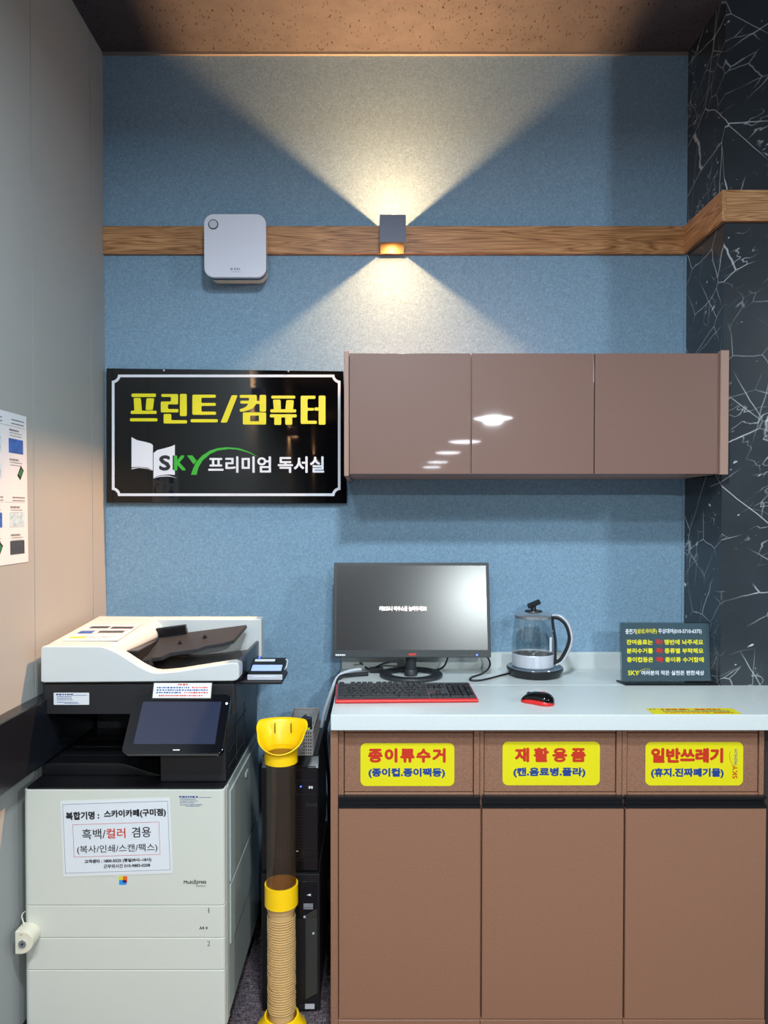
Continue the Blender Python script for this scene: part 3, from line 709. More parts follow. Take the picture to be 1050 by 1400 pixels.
for cix, kinds in enumerate((('pic_blue', 'pic_green', 'pic_pale', 'pic_dark'), ('pic_pale', 'pic_pale', 'pic_blue', 'pic_green'), ('pic_dark', 'pic_blue', 'pic_pale', 'pic_blue'))):
    for mt, f0_, f1_ in zip(kinds, (0.17, 0.35, 0.66, 0.848), (0.265, 0.435, 0.755, 0.938)):
        ua = -0.100 - 0.118 * cix; zb2, zt2_ = pf(f1_), pf(f0_)
        if mt == 'pic_green':
            m_ = (zb2 + zt2_) / 2
            k = B().fprism(fl_, [(ua + 0.044, m_ - 0.008), (ua + 0.060, m_ - 0.020), (ua + 0.080, m_ + 0.008), (ua + 0.064, m_ + 0.020)], 0.0006, 0.0012).build('picture', 'socket_dark', ps, smooth=False)
            B().fprism(fl_, [(ua + 0.050, m_ - 0.004), (ua + 0.060, m_ - 0.012), (ua + 0.074, m_ + 0.006), (ua + 0.064, m_ + 0.013)], 0.0012, 0.0014).build('phone_screen', 'pic_green', k, smooth=False)
        else: B().fbox(fl_, ua, ua + 0.078, zb2, zt2_, 0.0006, 0.0012).build('picture', mt, ps, smooth=False)

# ================================================================== PRINTER
XP0, XP1, YP0, YP1 = P(33, 1240, 1.95).x, P(307.5, 1240, 1.95).x, 1.95, 2.535
def ZP(y, Y=YP0): return P(150, y, Y).z
zt_, za, zb_, zc_ = ZP(1080), ZP(1237.5), ZP(1282), ZP(1326)
pr = thing('printer', ((XP0 + XP1) / 2, 2.24, 0), 'white and black floor-standing office copier in the left corner', 'printer')
def slabo(x0, x1, y0, y1, r):                  # plan outline with rounded front corners
    return roundpoly([(x0, y0), (x1, y0), (x1, y1), (x0, y1)], [r, r, 0.002, 0.002], 6)
B().fprism(top(0.055), slabo(XP0 + 0.012, XP1 - 0.012, YP0 + 0.02, YP1, 0.01), 0, 0.03).build('base', 'tray_black', pr)
for x in (XP0 + 0.06, XP1 - 0.06):
    for y in (YP0 + 0.07, YP1 - 0.06):
        B().tube([(x - 0.012, y, 0.0255), (x + 0.012, y, 0.0255)], 0.025, 18, steps=1).build('castor', 'tray_black', pr)
B().box(XP0 + 0.004, XP1 - 0.001, YP0 + 0.03, YP1, 0.085, zt_ - 0.004, 0.003, 2).build('body', 'printer_side', pr)
# side details: bright front edge strip, bypass door outline, latch
B().box(XP1 - 0.003, XP1 + 0.001, YP0 + 0.022, YP0 + 0.055, 0.085, zt_ - 0.004, 0.001, 1).build('edge_strip', 'printer_white', pr)
B().box(XP1 - 0.002, XP1 + 0.003, YP0 + 0.07, YP1 - 0.05, za + 0.03, zt_ - 0.03, 0.002, 2).build('bypass_door', 'printer_side', pr)
B().box(XP1 - 0.002, XP1 + 0.003, YP0 + 0.07, YP1 - 0.05, zb_ - 0.06, za + 0.02, 0.002, 2).build('side_door', 'printer_side', pr)
B().box(XP1 + 0.003, XP1 + 0.006, YP0 + 0.3, YP0 + 0.34, zt_ - 0.075, zt_ - 0.06, 0.001, 1).build('door_latch', 'printer_white', pr)
fronts = [('front_cover', za + 0.0012, zt_), ('drawer', zb_ + 0.0012, za - 0.0012), ('drawer', zc_ + 0.0012, zb_ - 0.0012), ('lower_door', 0.087, zc_ - 0.0012)]
fobj = []
for nm, a, c in fronts:
    bb = B().fprism(top(a), slabo(XP0, XP1, YP0, YP0 + 0.03, 0.014), 0, c - a, 0.0012, 1)
    fobj.append(bb.build(nm, 'printer_white', pr))
# black output tray: front ledge, step, curved well, sloping bed
ztr = zt_ + 0.004
b = B().fprism(top(zt_ - 0.003), slabo(XP0 + 0.004, XP1 - 0.004, YP0 + 0.005, YP1, 0.013), 0, ztr - zt_ + 0.003, 0.001, 1)
b.build('tray_deck', 'tray_black', pr)
b = B(); stepZ = ztr + 0.036
prof = [(XP0 + 0.004, ztr), (XP0 + 0.004, stepZ)] + [(XP0 + 0.22 + 0.14 * t, stepZ - 0.034 * (3 * t * t - 2 * t ** 3)) for t in [i / 10 for i in range(11)]] + [(XP0 + 0.40, ztr)]
b.fprism(front(YP1 - 0.02), prof, 0, YP1 - 0.02 - 2.05, 0.004, 2).build('paper_bed', 'tray_black', pr)
b = B()
for y in (2.12, 2.2, 2.28):
    b.box(XP0 + 0.03, XP0 + 0.30, y, y + 0.004, stepZ, stepZ + 0.0015)
b.build('bed_ribs', 'tray_black', pr, smooth=False)
zs_ = P(150, 976, 2.05).z                      # underside of scanner head
xpil = P(219, 1050, 2.0).x
b = B().box(xpil, XP1 - 0.006, 2.0, YP1, ztr, zs_ + 0.002, 0.004, 2); b.box(XP0 + 0.03, xpil + 0.01, 2.40, YP1, ztr, zs_ + 0.002)
b.build('support_column', 'printer_black', pr)
b = B()
for z in (ztr + 0.03, ztr + 0.075, ztr + 0.12): b.box(XP1 - 0.0062, XP1 - 0.004, 2.03, 2.32, z, z + 0.0015)
b.box(XP1 - 0.0062, XP1 - 0.004, 2.15, 2.1515, ztr + 0.01, zs_ - 0.01); b.box(XP1 - 0.0062, XP1 - 0.004, 2.28, 2.2815, ztr + 0.01, zs_ - 0.01)
b.build('side_seams', 'tray_grey', pr, smooth=False)
# scanner head
XS0, XS1, YS0 = P(57, 960, 2.05).x, XP1 + 0.012, 2.05
zl0 = P(150, 933.5, 2.045).z; zl1 = P(100, 883.5, 2.045).z
b = B().fprism(top(zs_), slabo(XS0, XS1, YS0, YP1 - 0.01, 0.012), 0, zl0 - 0.006 - zs_, 0.002, 1)
b.build('scanner_head', 'printer_black', pr)
B().fprism(top(zl0 - 0.008), slabo(XS0 + 0.004, XS1 - 0.006, YS0 + 0.008, YP1 - 0.02, 0.012), 0, 0.008).build('scanner_gap', 'tray_black', pr)
# document feeder lid
YL0, YL1 = 2.042, 2.47
XLd0, XLd1 = P(55.5, 905, YL0).x, P(327, 915, YL0).x
def LF(x, y): return P(x, y, YL0).x, P(x, y, YL0).z
crv = [(138, 883.8), (149, 887), (160, 892), (170, 898), (180, 904.5), (190, 911), (200, 916), (208, 919), (216, 920), (228, 919.2), (240, 918), (285, 911), (318, 906), (325, 906.5), (327, 911)]
fo = [LF(55.5, 932), LF(55.3, 888), LF(57, 884.5), LF(60, 883.5)] + [LF(*k) for k in crv] + [LF(327, 926), LF(324, 930), LF(318, 931.5)] + [LF(60, 933.5)]
lid = B()
lid.fprism(front(YL0 + 0.05), list(reversed(fo)), 0, 0.05, 0.004, 3)
xh = LF(146, 886)[0]
zrear = P(250, 842.5, YL1).z
hump = roundpoly([(XLd0, zl0), (xh, zl0), (xh + 0.02, zl1 - 0.03), (xh, zl1 - 0.001), (XLd0 + 0.001, zl1)], [0.002, 0.002, 0.01, 0.02, 0.006], 4)
hb_ = bmesh.new()
lo = [hb_.verts.new((x, YL0 + 0.049, z)) for x, z in hump]
hi = [hb_.verts.new((x + (0.045 if x > xh - 0.01 else 0.0) * (1 if z > zl0 + 0.01 else 0), YL1, z + (zrear - zl1) * (z - zl0) / (zl1 - zl0))) for x, z in hump]
hb_.faces.new(lo); hb_.faces.new(hi)
for i in range(len(lo)): hb_.faces.new((lo[i], lo[(i + 1) % len(lo)], hi[(i + 1) % len(lo)], hi[i]))
lid.merge(hb_)
xlr = P(357.5, 860, YL1 - 0.06).x
lid.box(xh, xlr, YL1 - 0.06, YL1, zl0 + 0.002, zrear, 0.006, 3)
lid.build('feeder_lid', 'white_plastic', pr)
zrim = P(327, 905, 2.05).z
bt = B().box(xh, XLd1 - 0.003, YL0 + 0.048, YL1 - 0.055, zl0, zl0 + 0.012)
bt.fprism(front(YL1 - 0.05), [(XLd1 - 0.05, zl0 + 0.01), (XLd1 - 0.004, zl0), (XLd1 - 0.003, zrim), (XLd1 - 0.012, zrim)], 0, YL1 - 0.05 - YL0 - 0.04)
bt.fprism(front(YL1 - 0.05), [(xh + 0.02, zl0 + 0.01), (XLd1 - 0.2, zl0 + 0.012), (XLd1 - 0.04, zl0 + 0.03), (XLd1 - 0.01, zl0 + 0.012)], 0, YL1 - 0.05 - YL0 - 0.05)
bt.build('feeder_output_tray', 'tray_black', pr)
# input tray plate: rises to the right, stepped front edge
tl, tr_ = Vector((P(172, 880, 2.25).x, 2.38, P(200, 868, 2.38).z - 0.012)), P(337, 854, 2.38)
fT = Fr(tl, (tr_ - tl), (0, math.cos(R(13)), math.sin(R(13)))); Lt = (tr_ - tl).length
outl = [(0.0, -0.21), (0.055, -0.205), (0.07, -0.19), (0.13, -0.19), (0.15, -0.165), (0.24, -0.16), (0.26, -0.145), (Lt - 0.05, -0.14), (Lt - 0.02, -0.125), (Lt, 0.0), (0.0, 0.0)]
it = B().fprism(fT, outl, -0.012, 0.0, 0.002, 2).build('feeder_input_tray', 'tray_grey', pr)
for a, bb_ in ((0.165, -0.10), (0.24, -0.075)):
    B().fprism(Fr(fT.p(a, bb_), fT.u, (0, 0, 1)), [(-0.008, 0), (0.008, 0), (0.0, 0.013)], -0.004, 0.004).build('paper_guide_peg', 'tray_black', it, smooth=False)
B().fbox(fT, 0.055, 0.165, -0.016, 0.0, 0.0, 0.030, 0.003).build('rear_paper_guide', 'tray_black', it)
B().fbox(fT, 0.0, 0.10, -0.215, -0.185, -0.028, 0.006, 0.004).build('front_paper_guide', 'tray_grey', it)
B().greek(Fr(fT.p(0, -0.0165), fT.u, (0, 0, 1)), 0.125, 0.158, 0.014, 0.003, 0.0005).build('guide_mark', 'white_ink', it, smooth=False)
B().box(xh - 0.005, xh + 0.06, YL0 + 0.09, YL1 - 0.06, zl0 + 0.012, zl1 - 0.03, 0.006, 2).build('feeder_roller_housing', 'tray_black', pr)
# touch panel
pb0, pt0 = Vector((P(165, 1031, 1.9).x, 1.9, P(165, 1031, 1.9).z)), P(188, 949, 2.018)
pt0.x = pb0.x
fP = Fr(pb0, (1, 0, 0), (pt0 - pb0)); HP = (pt0 - pb0).length; WP = P(304, 1031, 1.9).x - pb0.x
tp = B().fprism(fP, rr(0, WP, 0, HP, 0.016), -0.014, 0.0, 0.002).build('touch_panel', 'black_glass', pr)
B().fbox(fP, 0.028, WP - 0.024, 0.028, HP - 0.024, 0.0, 0.0006).build('display', 'screen_dark', tp)
B().fbox(fP, WP / 2 + 0.002, WP / 2 + 0.02, 0.010, 0.0125, 0.0, 0.0008).build('home_mark', 'white_ink', tp)
B().fprism(fP, rr(WP - 0.011, WP - 0.006, HP - 0.032, HP - 0.027, 0.002), 0.0, 0.001).build('status_light', 'white_led', tp)
pc_ = fP.p(WP * 0.68, HP * 0.5, -0.014)
B().box(pc_.x - 0.05, pc_.x + 0.05, pc_.y + 0.006, 2.03, pc_.z - 0.06, pc_.z - 0.012, 0.006, 2).build('panel_arm', 'printer_black', pr)
# card-reader shelf on the right
xk0, xk1 = XS1 - 0.004, P(387, 930, 2.14).x
zk = P(360, 929.5, 2.13).z
B().box(xk0 - 0.02, xk1, 2.12, 2.26, zk - 0.012, zk, 0.004, 2).build('side_shelf', 'printer_black', pr)
# printing on the printer's front
c_fr = front(YP0)
def pz(x, y): v = P(x, y, YP0); return v.x, v.z
for bx_, mt in (((162.3, 1198, 168, 1203.2), 'lime_ink'), ((168, 1198, 174, 1203.2), 'orange_ink'), ((162.9, 1203.1, 168, 1209.7), 'sky_ink'), ((168, 1203.1, 172.9, 1206.7), 'deep_ink'), ((168, 1206.7, 172.9, 1209.7), 'sky_ink'), ((172.9, 1203.1, 174, 1207.3), 'orange_ink')):
    q = RX(*bx_, YP0); B().fbox(c_fr, *q, 0, 0.0004).build('colour_mark', mt, fobj[0], smooth=False)
TP('Multi', 251.3, 1203.6, 264.6, 1208.4, YP0, 'black_ink', fobj[0], 0.0003, lift=0.0004)
TP('X', 264.8, 1202.6, 268.4, 1208.8, YP0, 'black_ink', fobj[0], 0.0004, lift=0.0004)
TP('press', 268.8, 1204.2, 282, 1209.6, YP0, 'black_ink', fobj[0], 0.0003, lift=0.0004)
TP('M5370LX', 268, 1210, 281.4, 1212.6, YP0, 'grey_ink', fobj[0], 0.0001, lift=0.0004)
TP('1', 284.6, 1241, 286.3, 1248.2, YP0, 'grey_ink', fobj[1], 0, lift=0.0004)
TP('A4', 272.4, 1266.2, 279.2, 1270.8, YP0, 'black_ink', fobj[1], 0.0003, lift=0.0004)
B().fprism(c_fr, rr(*RX(281, 1266.8, 284, 1270.6, YP0), 0.003), 0, 0.0003).build('paper_size_mark', 'grey_ink', fobj[1], smooth=False)
TP('2', 283.2, 1286.3, 287.5, 1293.4, YP0, 'grey_ink', fobj[2], 0, lift=0.0004)
b = B()
for y, x0, x1, h in ((1089.5, 245, 272, 0.0045), (1092.5, 246, 268, 0.002), (1095, 246, 270, 0.002), (1097.4, 246, 266, 0.002), (1100.2, 246, 276, 0.002), (1102.2, 254, 274, 0.0018)):
    b.greek(c_fr, pz(x0, y)[0], pz(x1, y)[0], pz(x0, y)[1], h, 0.0004)
b.fbox(c_fr, *RX(272, 1090, 289, 1090.5, YP0), 0, 0.0003)
b.build('service_label_print', 'blue_ink', fobj[0], smooth=False)
sh = [o for o in pr.children if o.name.startswith('scanner_head')][0]
q = RX(73.5, 947, 122, 963.5, 2.05)
sl = B().fprism(front(2.05), rr(*q, 0.002), 0, 0.0005).build('service_sticker', 'paper', sh); sl['label'] = 'small white service sticker'
b = B()
for y, x0, x1, h in ((949.5, 77, 100, 0.0045), (952.3, 78, 98, 0.002), (954.6, 78, 98, 0.002), (956.8, 78, 100, 0.002), (960, 78, 106, 0.002), (961.6, 88, 108, 0.0018)):
    v0, v1 = P(x0, y, 2.05), P(x1, y, 2.05); b.greek(front(2.05), v0.x, v1.x, v0.z, h, 0.0009)
b.fbox(front(2.05), *RX(100, 950.3, 119, 950.8, 2.05), 0, 0.0009)
b.build('sticker_print', 'blue_ink', sh, smooth=False)

# paper notice taped on the printer's front
cn = P(60 + 402 / 4.038, 1070 + 300 / 4.038, YP0); kx = YP0 / F / 4.038 * 1.008
fN = Fr(cn + Vector((0, -0.0006, 0)), (math.cos(R(1.9)), 0, math.sin(R(1.9))), (-math.sin(R(1.9)), 0, math.cos(R(1.9))))
nt_ = thing('paper_notice', cn + Vector((0, 0, -0.105)), 'laminated white Korean notice taped on the copier front above the coloured mark', 'notice')
B().fbox(fN, -303 * kx, 303 * kx, -212 * kx, 212 * kx, 0, 0.0005, r=0.004).build('laminate_sheet', 'laminate', nt_)
B().fbox(fN, -296 * kx, 296 * kx, -203 * kx, 203 * kx, 0.0005, 0.0008).build('sheet', 'paper', nt_)
def frame_line(b, x0, x1, y0, y1, w, lift):
    for q in ((x0, x1, y0, y0 + w), (x0, x1, y1 - w, y1), (x0, x0 + w, y0 + w, y1 - w), (x1 - w, x1, y0 + w, y1 - w)): b.fbox(fN, *q, lift - 0.0002, lift)
b = B(); frame_line(b, -290 * kx, 290 * kx, -192 * kx, 192 * kx, 0.0009, 0.0011); b.build('outer_frame_line', 'grey_ink', nt_, smooth=False)
b = B(); frame_line(b, -239 * kx, 238 * kx, -104 * kx, 78 * kx, 0.0009, 0.0011); b.build('inner_frame_line', 'red_ink', nt_, smooth=False)
def NT(body, x0, x1, ymid, h, m, bold): T(body, (x0 - 402) * kx, (x1 - 402) * kx, (300 - ymid - h / 2) * kx, (300 - ymid + h / 2) * kx, fN, 0.0012, m, nt_, bold)
NT('복합기명 :', 127, 312, 174, 46, 'black_ink', 0.0010); NT('스카이카페(구미점)', 338, 680, 172, 48, 'black_ink', 0.0010)
NT('흑백/', 213, 343, 278, 58, 'black_ink', 0.0003); NT('컬러', 347, 452, 278, 56, 'red_ink', 0.0004); NT('겸용', 488, 593, 276, 58, 'black_ink', 0.0003)
NT('(복사/인쇄/스캔/팩스)', 182, 625, 365, 50, 'black_ink', 0.0002)
NT('고객센터 : 1800-5525 (평일09시~18시)', 220, 590, 431, 24, 'black_ink', 0.0005); NT('근무외시간 010-9883-0208', 325, 582, 460, 22, 'black_ink', 0.0004)

# small notice card on the touch panel
v0 = HP - 0.016
cl0, cl1 = P(206, 957, 2.0).x - pb0.x, P(288, 957, 2.0).x - pb0.x
fC = Fr(fP.p(cl0, v0, 0.001), fP.u, (0, math.cos(R(68)), math.sin(R(68))))
nc = thing('notice_card', fC.o, 'small white framed notice card standing on top of the copier touch panel', 'notice')
Wc, Hc = cl1 - cl0, 0.047
B().fbox(fC, 0, Wc, 0, Hc, -0.002, 0).build('card', 'pc_grey', nc)
B().fbox(fC, 0.003, Wc - 0.002, 0.003, Hc - 0.002, 0, 0.0005).build('sheet', 'paper', nc)
b = B(); b2 = B()
b2.greek(fC, Wc * 0.42, Wc * 0.6, Hc * 0.86, 0.005, 0.0008)
for k, yy in enumerate((0.68, 0.53, 0.38)):
    b.greek(fC, 0.012, Wc * (0.62, 0.95, 0.5)[k], Hc * yy, 0.0042, 0.0008); b2.greek(fC, Wc * (0.66, 0.97, 0.54)[k], Wc * 0.94, Hc * yy, 0.0042, 0.0008)
b2.greek(fC, 0.02, Wc * 0.85, Hc * 0.2, 0.0042, 0.0008)
b.build('fine_print', 'blue_ink', nc, smooth=False); b2.build('red_print', 'red_ink', nc, smooth=False)

# instruction sheet lying on the feeder lid
def lidz(y): return zl1 + (zrear - zl1) * (y - YL0 - 0.049) / (YL1 - YL0 - 0.049)
ya, yb = 2.12, 2.36
sl_ = Vector((0, yb - ya, lidz(yb) - lidz(ya)))
fI = Fr((P(83, 875, ya).x, ya, lidz(ya) + 0.0008), (1, 0, 0), sl_)
ins = thing('instruction_sheet', fI.o, 'printed instruction sheet lying on the white document feeder lid', 'paper')
WI, HI = 0.17, sl_.length
B().fbox(fI, 0, WI, 0, HI, 0, 0.0005).build('sheet', 'paper', ins)
for a, c, d, e_, mt in ((0.01, 0.06, 0.03, 0.05, 'lime_ink'), (0.07, 0.13, 0.02, 0.05, 'pic_pale'), (0.01, 0.055, 0.09, 0.125, 'pic_blue'), (0.07, 0.15, 0.10, 0.125, 'pic_dark'), (0.02, 0.08, 0.16, 0.19, 'pic_dark'), (0.09, 0.16, 0.155, 0.185, 'pic_dark')):
    B().fbox(fI, a, c, d, e_, 0.0005, 0.0009).build('picture', mt, ins, smooth=False)
b = B()
for k in range(5): b.greek(fI, 0.012, 0.155, 0.015 + 0.045 * k + 0.028, 0.005, 0.0009)
b.build('fine_print', 'grey_ink', ins, smooth=False)

# card reader
w0, w1 = P(339, 920, 2.13).x, P(386, 920, 2.13).x
kr0 = Vector((w0, 2.128, zk + 0.0005)); tilt = R(17)
rd = thing('card_reader', ((w0 + w1) / 2, 2.18, zk), 'small black card payment reader on the shelf beside the copier lid', 'card reader')
fK = Fr((w0, 2.13, zk + 0.018), (1, 0, 0), (0, math.cos(tilt), math.sin(tilt)))
WK = w1 - w0; HK = 0.105
b = B().fprism(Fr((w0, 0, 0), (0, 1, 0), (0, 0, 1)), roundpoly([(2.126, zk + 0.0005), (2.126 + HK * 0.98, zk + 0.0005), (2.13 + HK * math.cos(tilt), zk + 0.018 + HK * math.sin(tilt)), (2.128, zk + 0.018)], 0.004), 0, WK)
b.build('body', 'pc_black', rd)
B().box(w0 - 0.001, w1 + 0.001, 2.122, 2.128, zk + 0.001, zk + 0.017, 0.002, 2).build('front_strip', 'silver', rd)
B().box(w0 + 0.018, w1 - 0.02, 2.1212, 2.1222, zk + 0.010, zk + 0.0125).build('card_slot', 'white_ink', rd)
B().fbox(fK, 0.006, WK - 0.006, 0.018, 0.055, 0.0, 0.0008).build('display', 'lcd_blue', rd)
B().fbox(fK, 0.008, WK * 0.68, 0.078, 0.092, 0.0, 0.0008).build('paper_label', 'paper', rd)
B().fbox(fK, 0.016, 0.022, HK - 0.006, HK - 0.002, 0.0, 0.001).build('status_light', 'blue_led', rd)
B().tube([(w1, 2.18, zk + 0.02), (w1 + 0.006, 2.18, zk + 0.03), (w1 + 0.006, 2.21, zk + 0.042), (w1, 2.215, zk + 0.045)], 0.002, 6).build('side_clip', 'white_plastic', rd)

# drawer lock
YK = 1.905
lk = thing('drawer_lock', P(35, 1305, 1.93), 'ivory plastic lock with chrome keyhole clamped on the copier drawers', 'lock')
q = RX(20.2, 1273.5, 45, 1305, YK)
o_ = roundpoly([(q[0], q[2]), (q[0] + 0.027, q[2]), (q[1], q[2] + 0.018), (q[1], q[3] - 0.016), (q[0] + 0.030, q[3]), (q[0], q[3])], [0.004, 0.015, 0.02, 0.02, 0.015, 0.004], 5)
B().fprism(front(YP0 - 0.0005), o_, 0, YP0 - 0.0005 - YK, 0.003).build('body', 'ivory', lk)
c = P(31, 1290, YK); 
disc(c, 0.0105, 0.004).build('key_cylinder', 'chrome', lk)
disc(c + Vector((0, -0.004, 0)), 0.0035, 0.0015).build('keyhole', 'chrome_dark', lk)
B().greek(front(YK), P(27, 1278, YK).x, P(30.5, 1278, YK).x, P(0, 1278, YK).z, 0.0022, 0.0004).build('tiny_print', 'red_ink', lk, smooth=False)
zz = q[3] - 0.004
B().tube([(q[0] + 0.012, YP0 - 0.02, zz), (q[0] + 0.013, YP0 - 0.02, zz + 0.010), (XP0 - 0.008, YP0 + 0.004, zz + 0.022), (XP0 - 0.006, YP0 + 0.04, zz + 0.02)], 0.0018, 6).build('shackle_wire', 'ivory', lk)

# ================================================================== COMPUTER TOWERS
def tower(name, x0, x1, y0, y1, z0, z1, label):
    t = thing(name, ((x0 + x1) / 2, (y0 + y1) / 2, z0), label, 'computer', 'computer towers between copier and cabinets')
    B().box(x0 + 0.003, x1 - 0.003, y0 + 0.03, y1, z0 + 0.006, z1, 0.003, 2).build('case', 'pc_grey', t)
    return t
YT = 2.135
tx0, tx1 = P(357.5, 1300, YT).x, P(437.5, 1300, YT).x
zT1 = P(400, 1195, YT).z
t2 = tower('computer_tower', tx0, tx1, YT, 2.52, 0.0, zT1, 'lower black computer tower with slanted vents standing on the carpet')
B().box(tx0, tx1, YT, YT + 0.035, 0.012, zT1, 0.004, 2).build('front_panel', 'pc_black', t2)
b = B()
fT2 = front(YT)
vx0 = P(418, 1300, YT).x; vx1 = P(433.5, 1300, YT).x
nv = 42
for i in range(nv):
    z = 0.045 + i * 0.0062
    b.fprism(fT2, [(vx0, z), (vx1, z + 0.020), (vx1, z + 0.0228), (vx0, z + 0.0028)], 0, 0.0022)
b.build('vent_slats', 'mesh_dark', t2, smooth=False)
B().fbox(fT2, *RX(402, 1205, 434, 1255, YT), 0, 0.0015, 0.0005).build('drive_cover', 'pc_gloss', t2)
b = B()
for y in (1235.2, 1237.2, 1239.2, 1241.6): b.fbox(fT2, *RX(415, y, 428, y + 0.7, YT), 0, 0.0022)
b.build('usb_slots', 'silver', t2, smooth=False)
B().fprism(fT2, S2 if False else [(P(419.5, 1223.3, YT).x, P(0, 1223.3, YT).z), (P(425, 1221.6, YT).x, P(0, 1224.6, YT).z), (P(425, 1221.6, YT).x, P(0, 1221.4, YT).z)], 0, 0.0022).build('drive_light', 'white_ink', t2, smooth=False)
for x, y in ((416.5, 1253), (428.5, 1275.5)):
    cc = P(x, y, YT); disc(cc, 0.0035, 0.003).build('button', 'silver', t2)
B().fbox(fT2, *RX(409, 1260, 420, 1261, YT), 0, 0.001).build('panel_gap', 'pc_grey', t2)
B().fbox(fT2, *RX(408, 1373.5, 417, 1379.5, YT), 0, 0.0015).build('badge', 'pc_grey', t2); B().fbox(fT2, *RX(417, 1372.5, 430, 1379, YT), 0, 0.0018).build('silver_badge', 'silver', t2)
B().box(tx0 + 0.01, tx1 - 0.01, YT + 0.01, 2.5, 0.0, 0.013).build('foot_rail', 'pc_black', t2)

YT1 = 2.145
ux0, ux1 = P(358, 1100, YT1).x, P(435, 1100, YT1).x
zU0, zU1 = zT1 + 0.001, P(430, 1036, YT1).z
t1 = tower('computer_tower', ux0, ux1, YT1, 2.55, zU0, zU1, 'upper black computer tower with a blue light stacked under the grey basket')
b = B().box(ux0, ux1, YT1, YT1 + 0.035, zU0 + 0.004, zU1 - 0.03, 0.004, 2)
b.fprism(Fr((ux0, 0, 0), (0, 1, 0), (0, 0, 1)), roundpoly([(YT1, zU1 - 0.034), (YT1 + 0.036, zU1 - 0.034), (YT1 + 0.036, zU1), (YT1 + 0.022, zU1)], 0.003), 0, ux1 - ux0)
b.build('front_panel', 'pc_gloss', t1)
fT1 = front(YT1)
b = B()
for y in (1047.2, 1053.0, 1066.5, 1086.0): b.fbox(fT1, *RX(402, y, 432, y + 0.6, YT1), 0, 0.0008)
b.build('bay_lines', 'pc_grey', t1, smooth=False)
B().fbox(fT1, *RX(418, 1098, 434, 1103, YT1), 0, 0.0006).build('recess', 'socket_dark', t1)
b = B()
for k in range(18): b.fbox(fT1, *RX(403, 1108 + k * 4, 433, 1108.7 + k * 4, YT1), 0, 0.0008)
b.build('grille_lines', 'pc_black', t1, smooth=False)
cc = P(411.3, 1075.2, YT1); disc(cc, 0.0022, 0.002).build('power_light', 'blue_led', t1)
b = B()
for x in (422, 425.2): b.fbox(fT1, *RX(x, 1074.8, x + 2.4, 1078, YT1), 0, 0.001)
b.build('usb_ports', 'white_ink', t1, smooth=False)
B().fbox(fT1, *RX(405, 1163, 408, 1164.2, YT1), 0, 0.001).build('small_badge', 'silver', t1)

# ================================================================== BASKET and the things in it
bx0, bx1, by0, by1 = P(395, 1000, 2.17).x - 0.012, P(427.3, 1010, 2.165).x, 2.165, 2.42
bz0 = zU1 + 0.0005; bz1 = P(427, 999.5, 2.165).z
bk = thing('plastic_basket', ((bx0 + bx1) / 2, (by0 + by1) / 2, bz0), 'grey perforated plastic basket standing on the upper computer tower', 'basket')
def gridwall(fr, L, Hh, nx, nz, bar=0.0036, thick=0.002):
    b = B()
    for i in range(nx + 1):
        a = (L - bar) * i / nx; b.fbox(fr, a, a + bar, 0, Hh, -thick / 2, thick / 2)
    for i in range(nz + 1):
        a = (Hh - bar) * i / nz; b.fbox(fr, 0, L, a, a + bar, -thick / 2 + 0.0002, thick / 2 - 0.0002)
    return b
hB = bz1 - bz0
gridwall(Fr((bx0, by0, bz0), (1, 0, 0), (0, 0, 1)), bx1 - bx0, hB, 12, 7).build('front_wall', 'mesh_grey', bk, smooth=False)
gridwall(Fr((bx0, by1, bz0), (1, 0, 0), (0, 0, 1)), bx1 - bx0, hB, 12, 7).build('back_wall', 'mesh_grey', bk, smooth=False)
for x in (bx0, bx1): gridwall(Fr((x, by0, bz0), (0, 1, 0), (0, 0, 1)), by1 - by0, hB, 24, 7).build('side_wall', 'mesh_grey', bk, smooth=False)
B().box(bx0, bx1, by0, by1, bz0, bz0 + 0.002).build('floor_panel', 'mesh_grey', bk)
b = B(); rw = 0.005
for q in ((bx0 - rw / 2, bx1 + rw / 2, by0 - rw / 2, by0 + rw / 2), (bx0 - rw / 2, bx1 + rw / 2, by1 - rw / 2, by1 + rw / 2), (bx0 - rw / 2, bx0 + rw / 2, by0, by1), (bx1 - rw / 2, bx1 + rw / 2, by0, by1)):
    b.box(*q, bz1 - 0.001, bz1 + 0.004, 0.001, 1)
b.build('rim', 'mesh_grey', bk)
ch = thing('charger_plug', (bx1 - 0.025, 2.25, bz0 + 0.002), 'black charger plug standing in the grey basket', 'charger')
B().box(bx1 - 0.036, bx1 - 0.010, 2.235, 2.26, bz0 + 0.0025, bz1 + 0.020, 0.004, 2).build('body', 'pc_black', ch)
B().tube([(bx1 - 0.023, 2.25, bz1 + 0.018), (bx1 - 0.03, 2.255, bz1 + 0.024), (bx1 - 0.045, 2.27, bz1 + 0.004), (bx1 - 0.06, 2.30, bz0 + 0.01)], 0.002, 6).build('lead', 'cable_black', ch)
zy = P(415, 996.5, 2.235).z
B().box(bx1 - 0.036, bx1 - 0.014, 2.2335, 2.2352, zy - 0.006, zy + 0.004).build('label', 'label_green', ch)['label'] = 'yellow-green label'

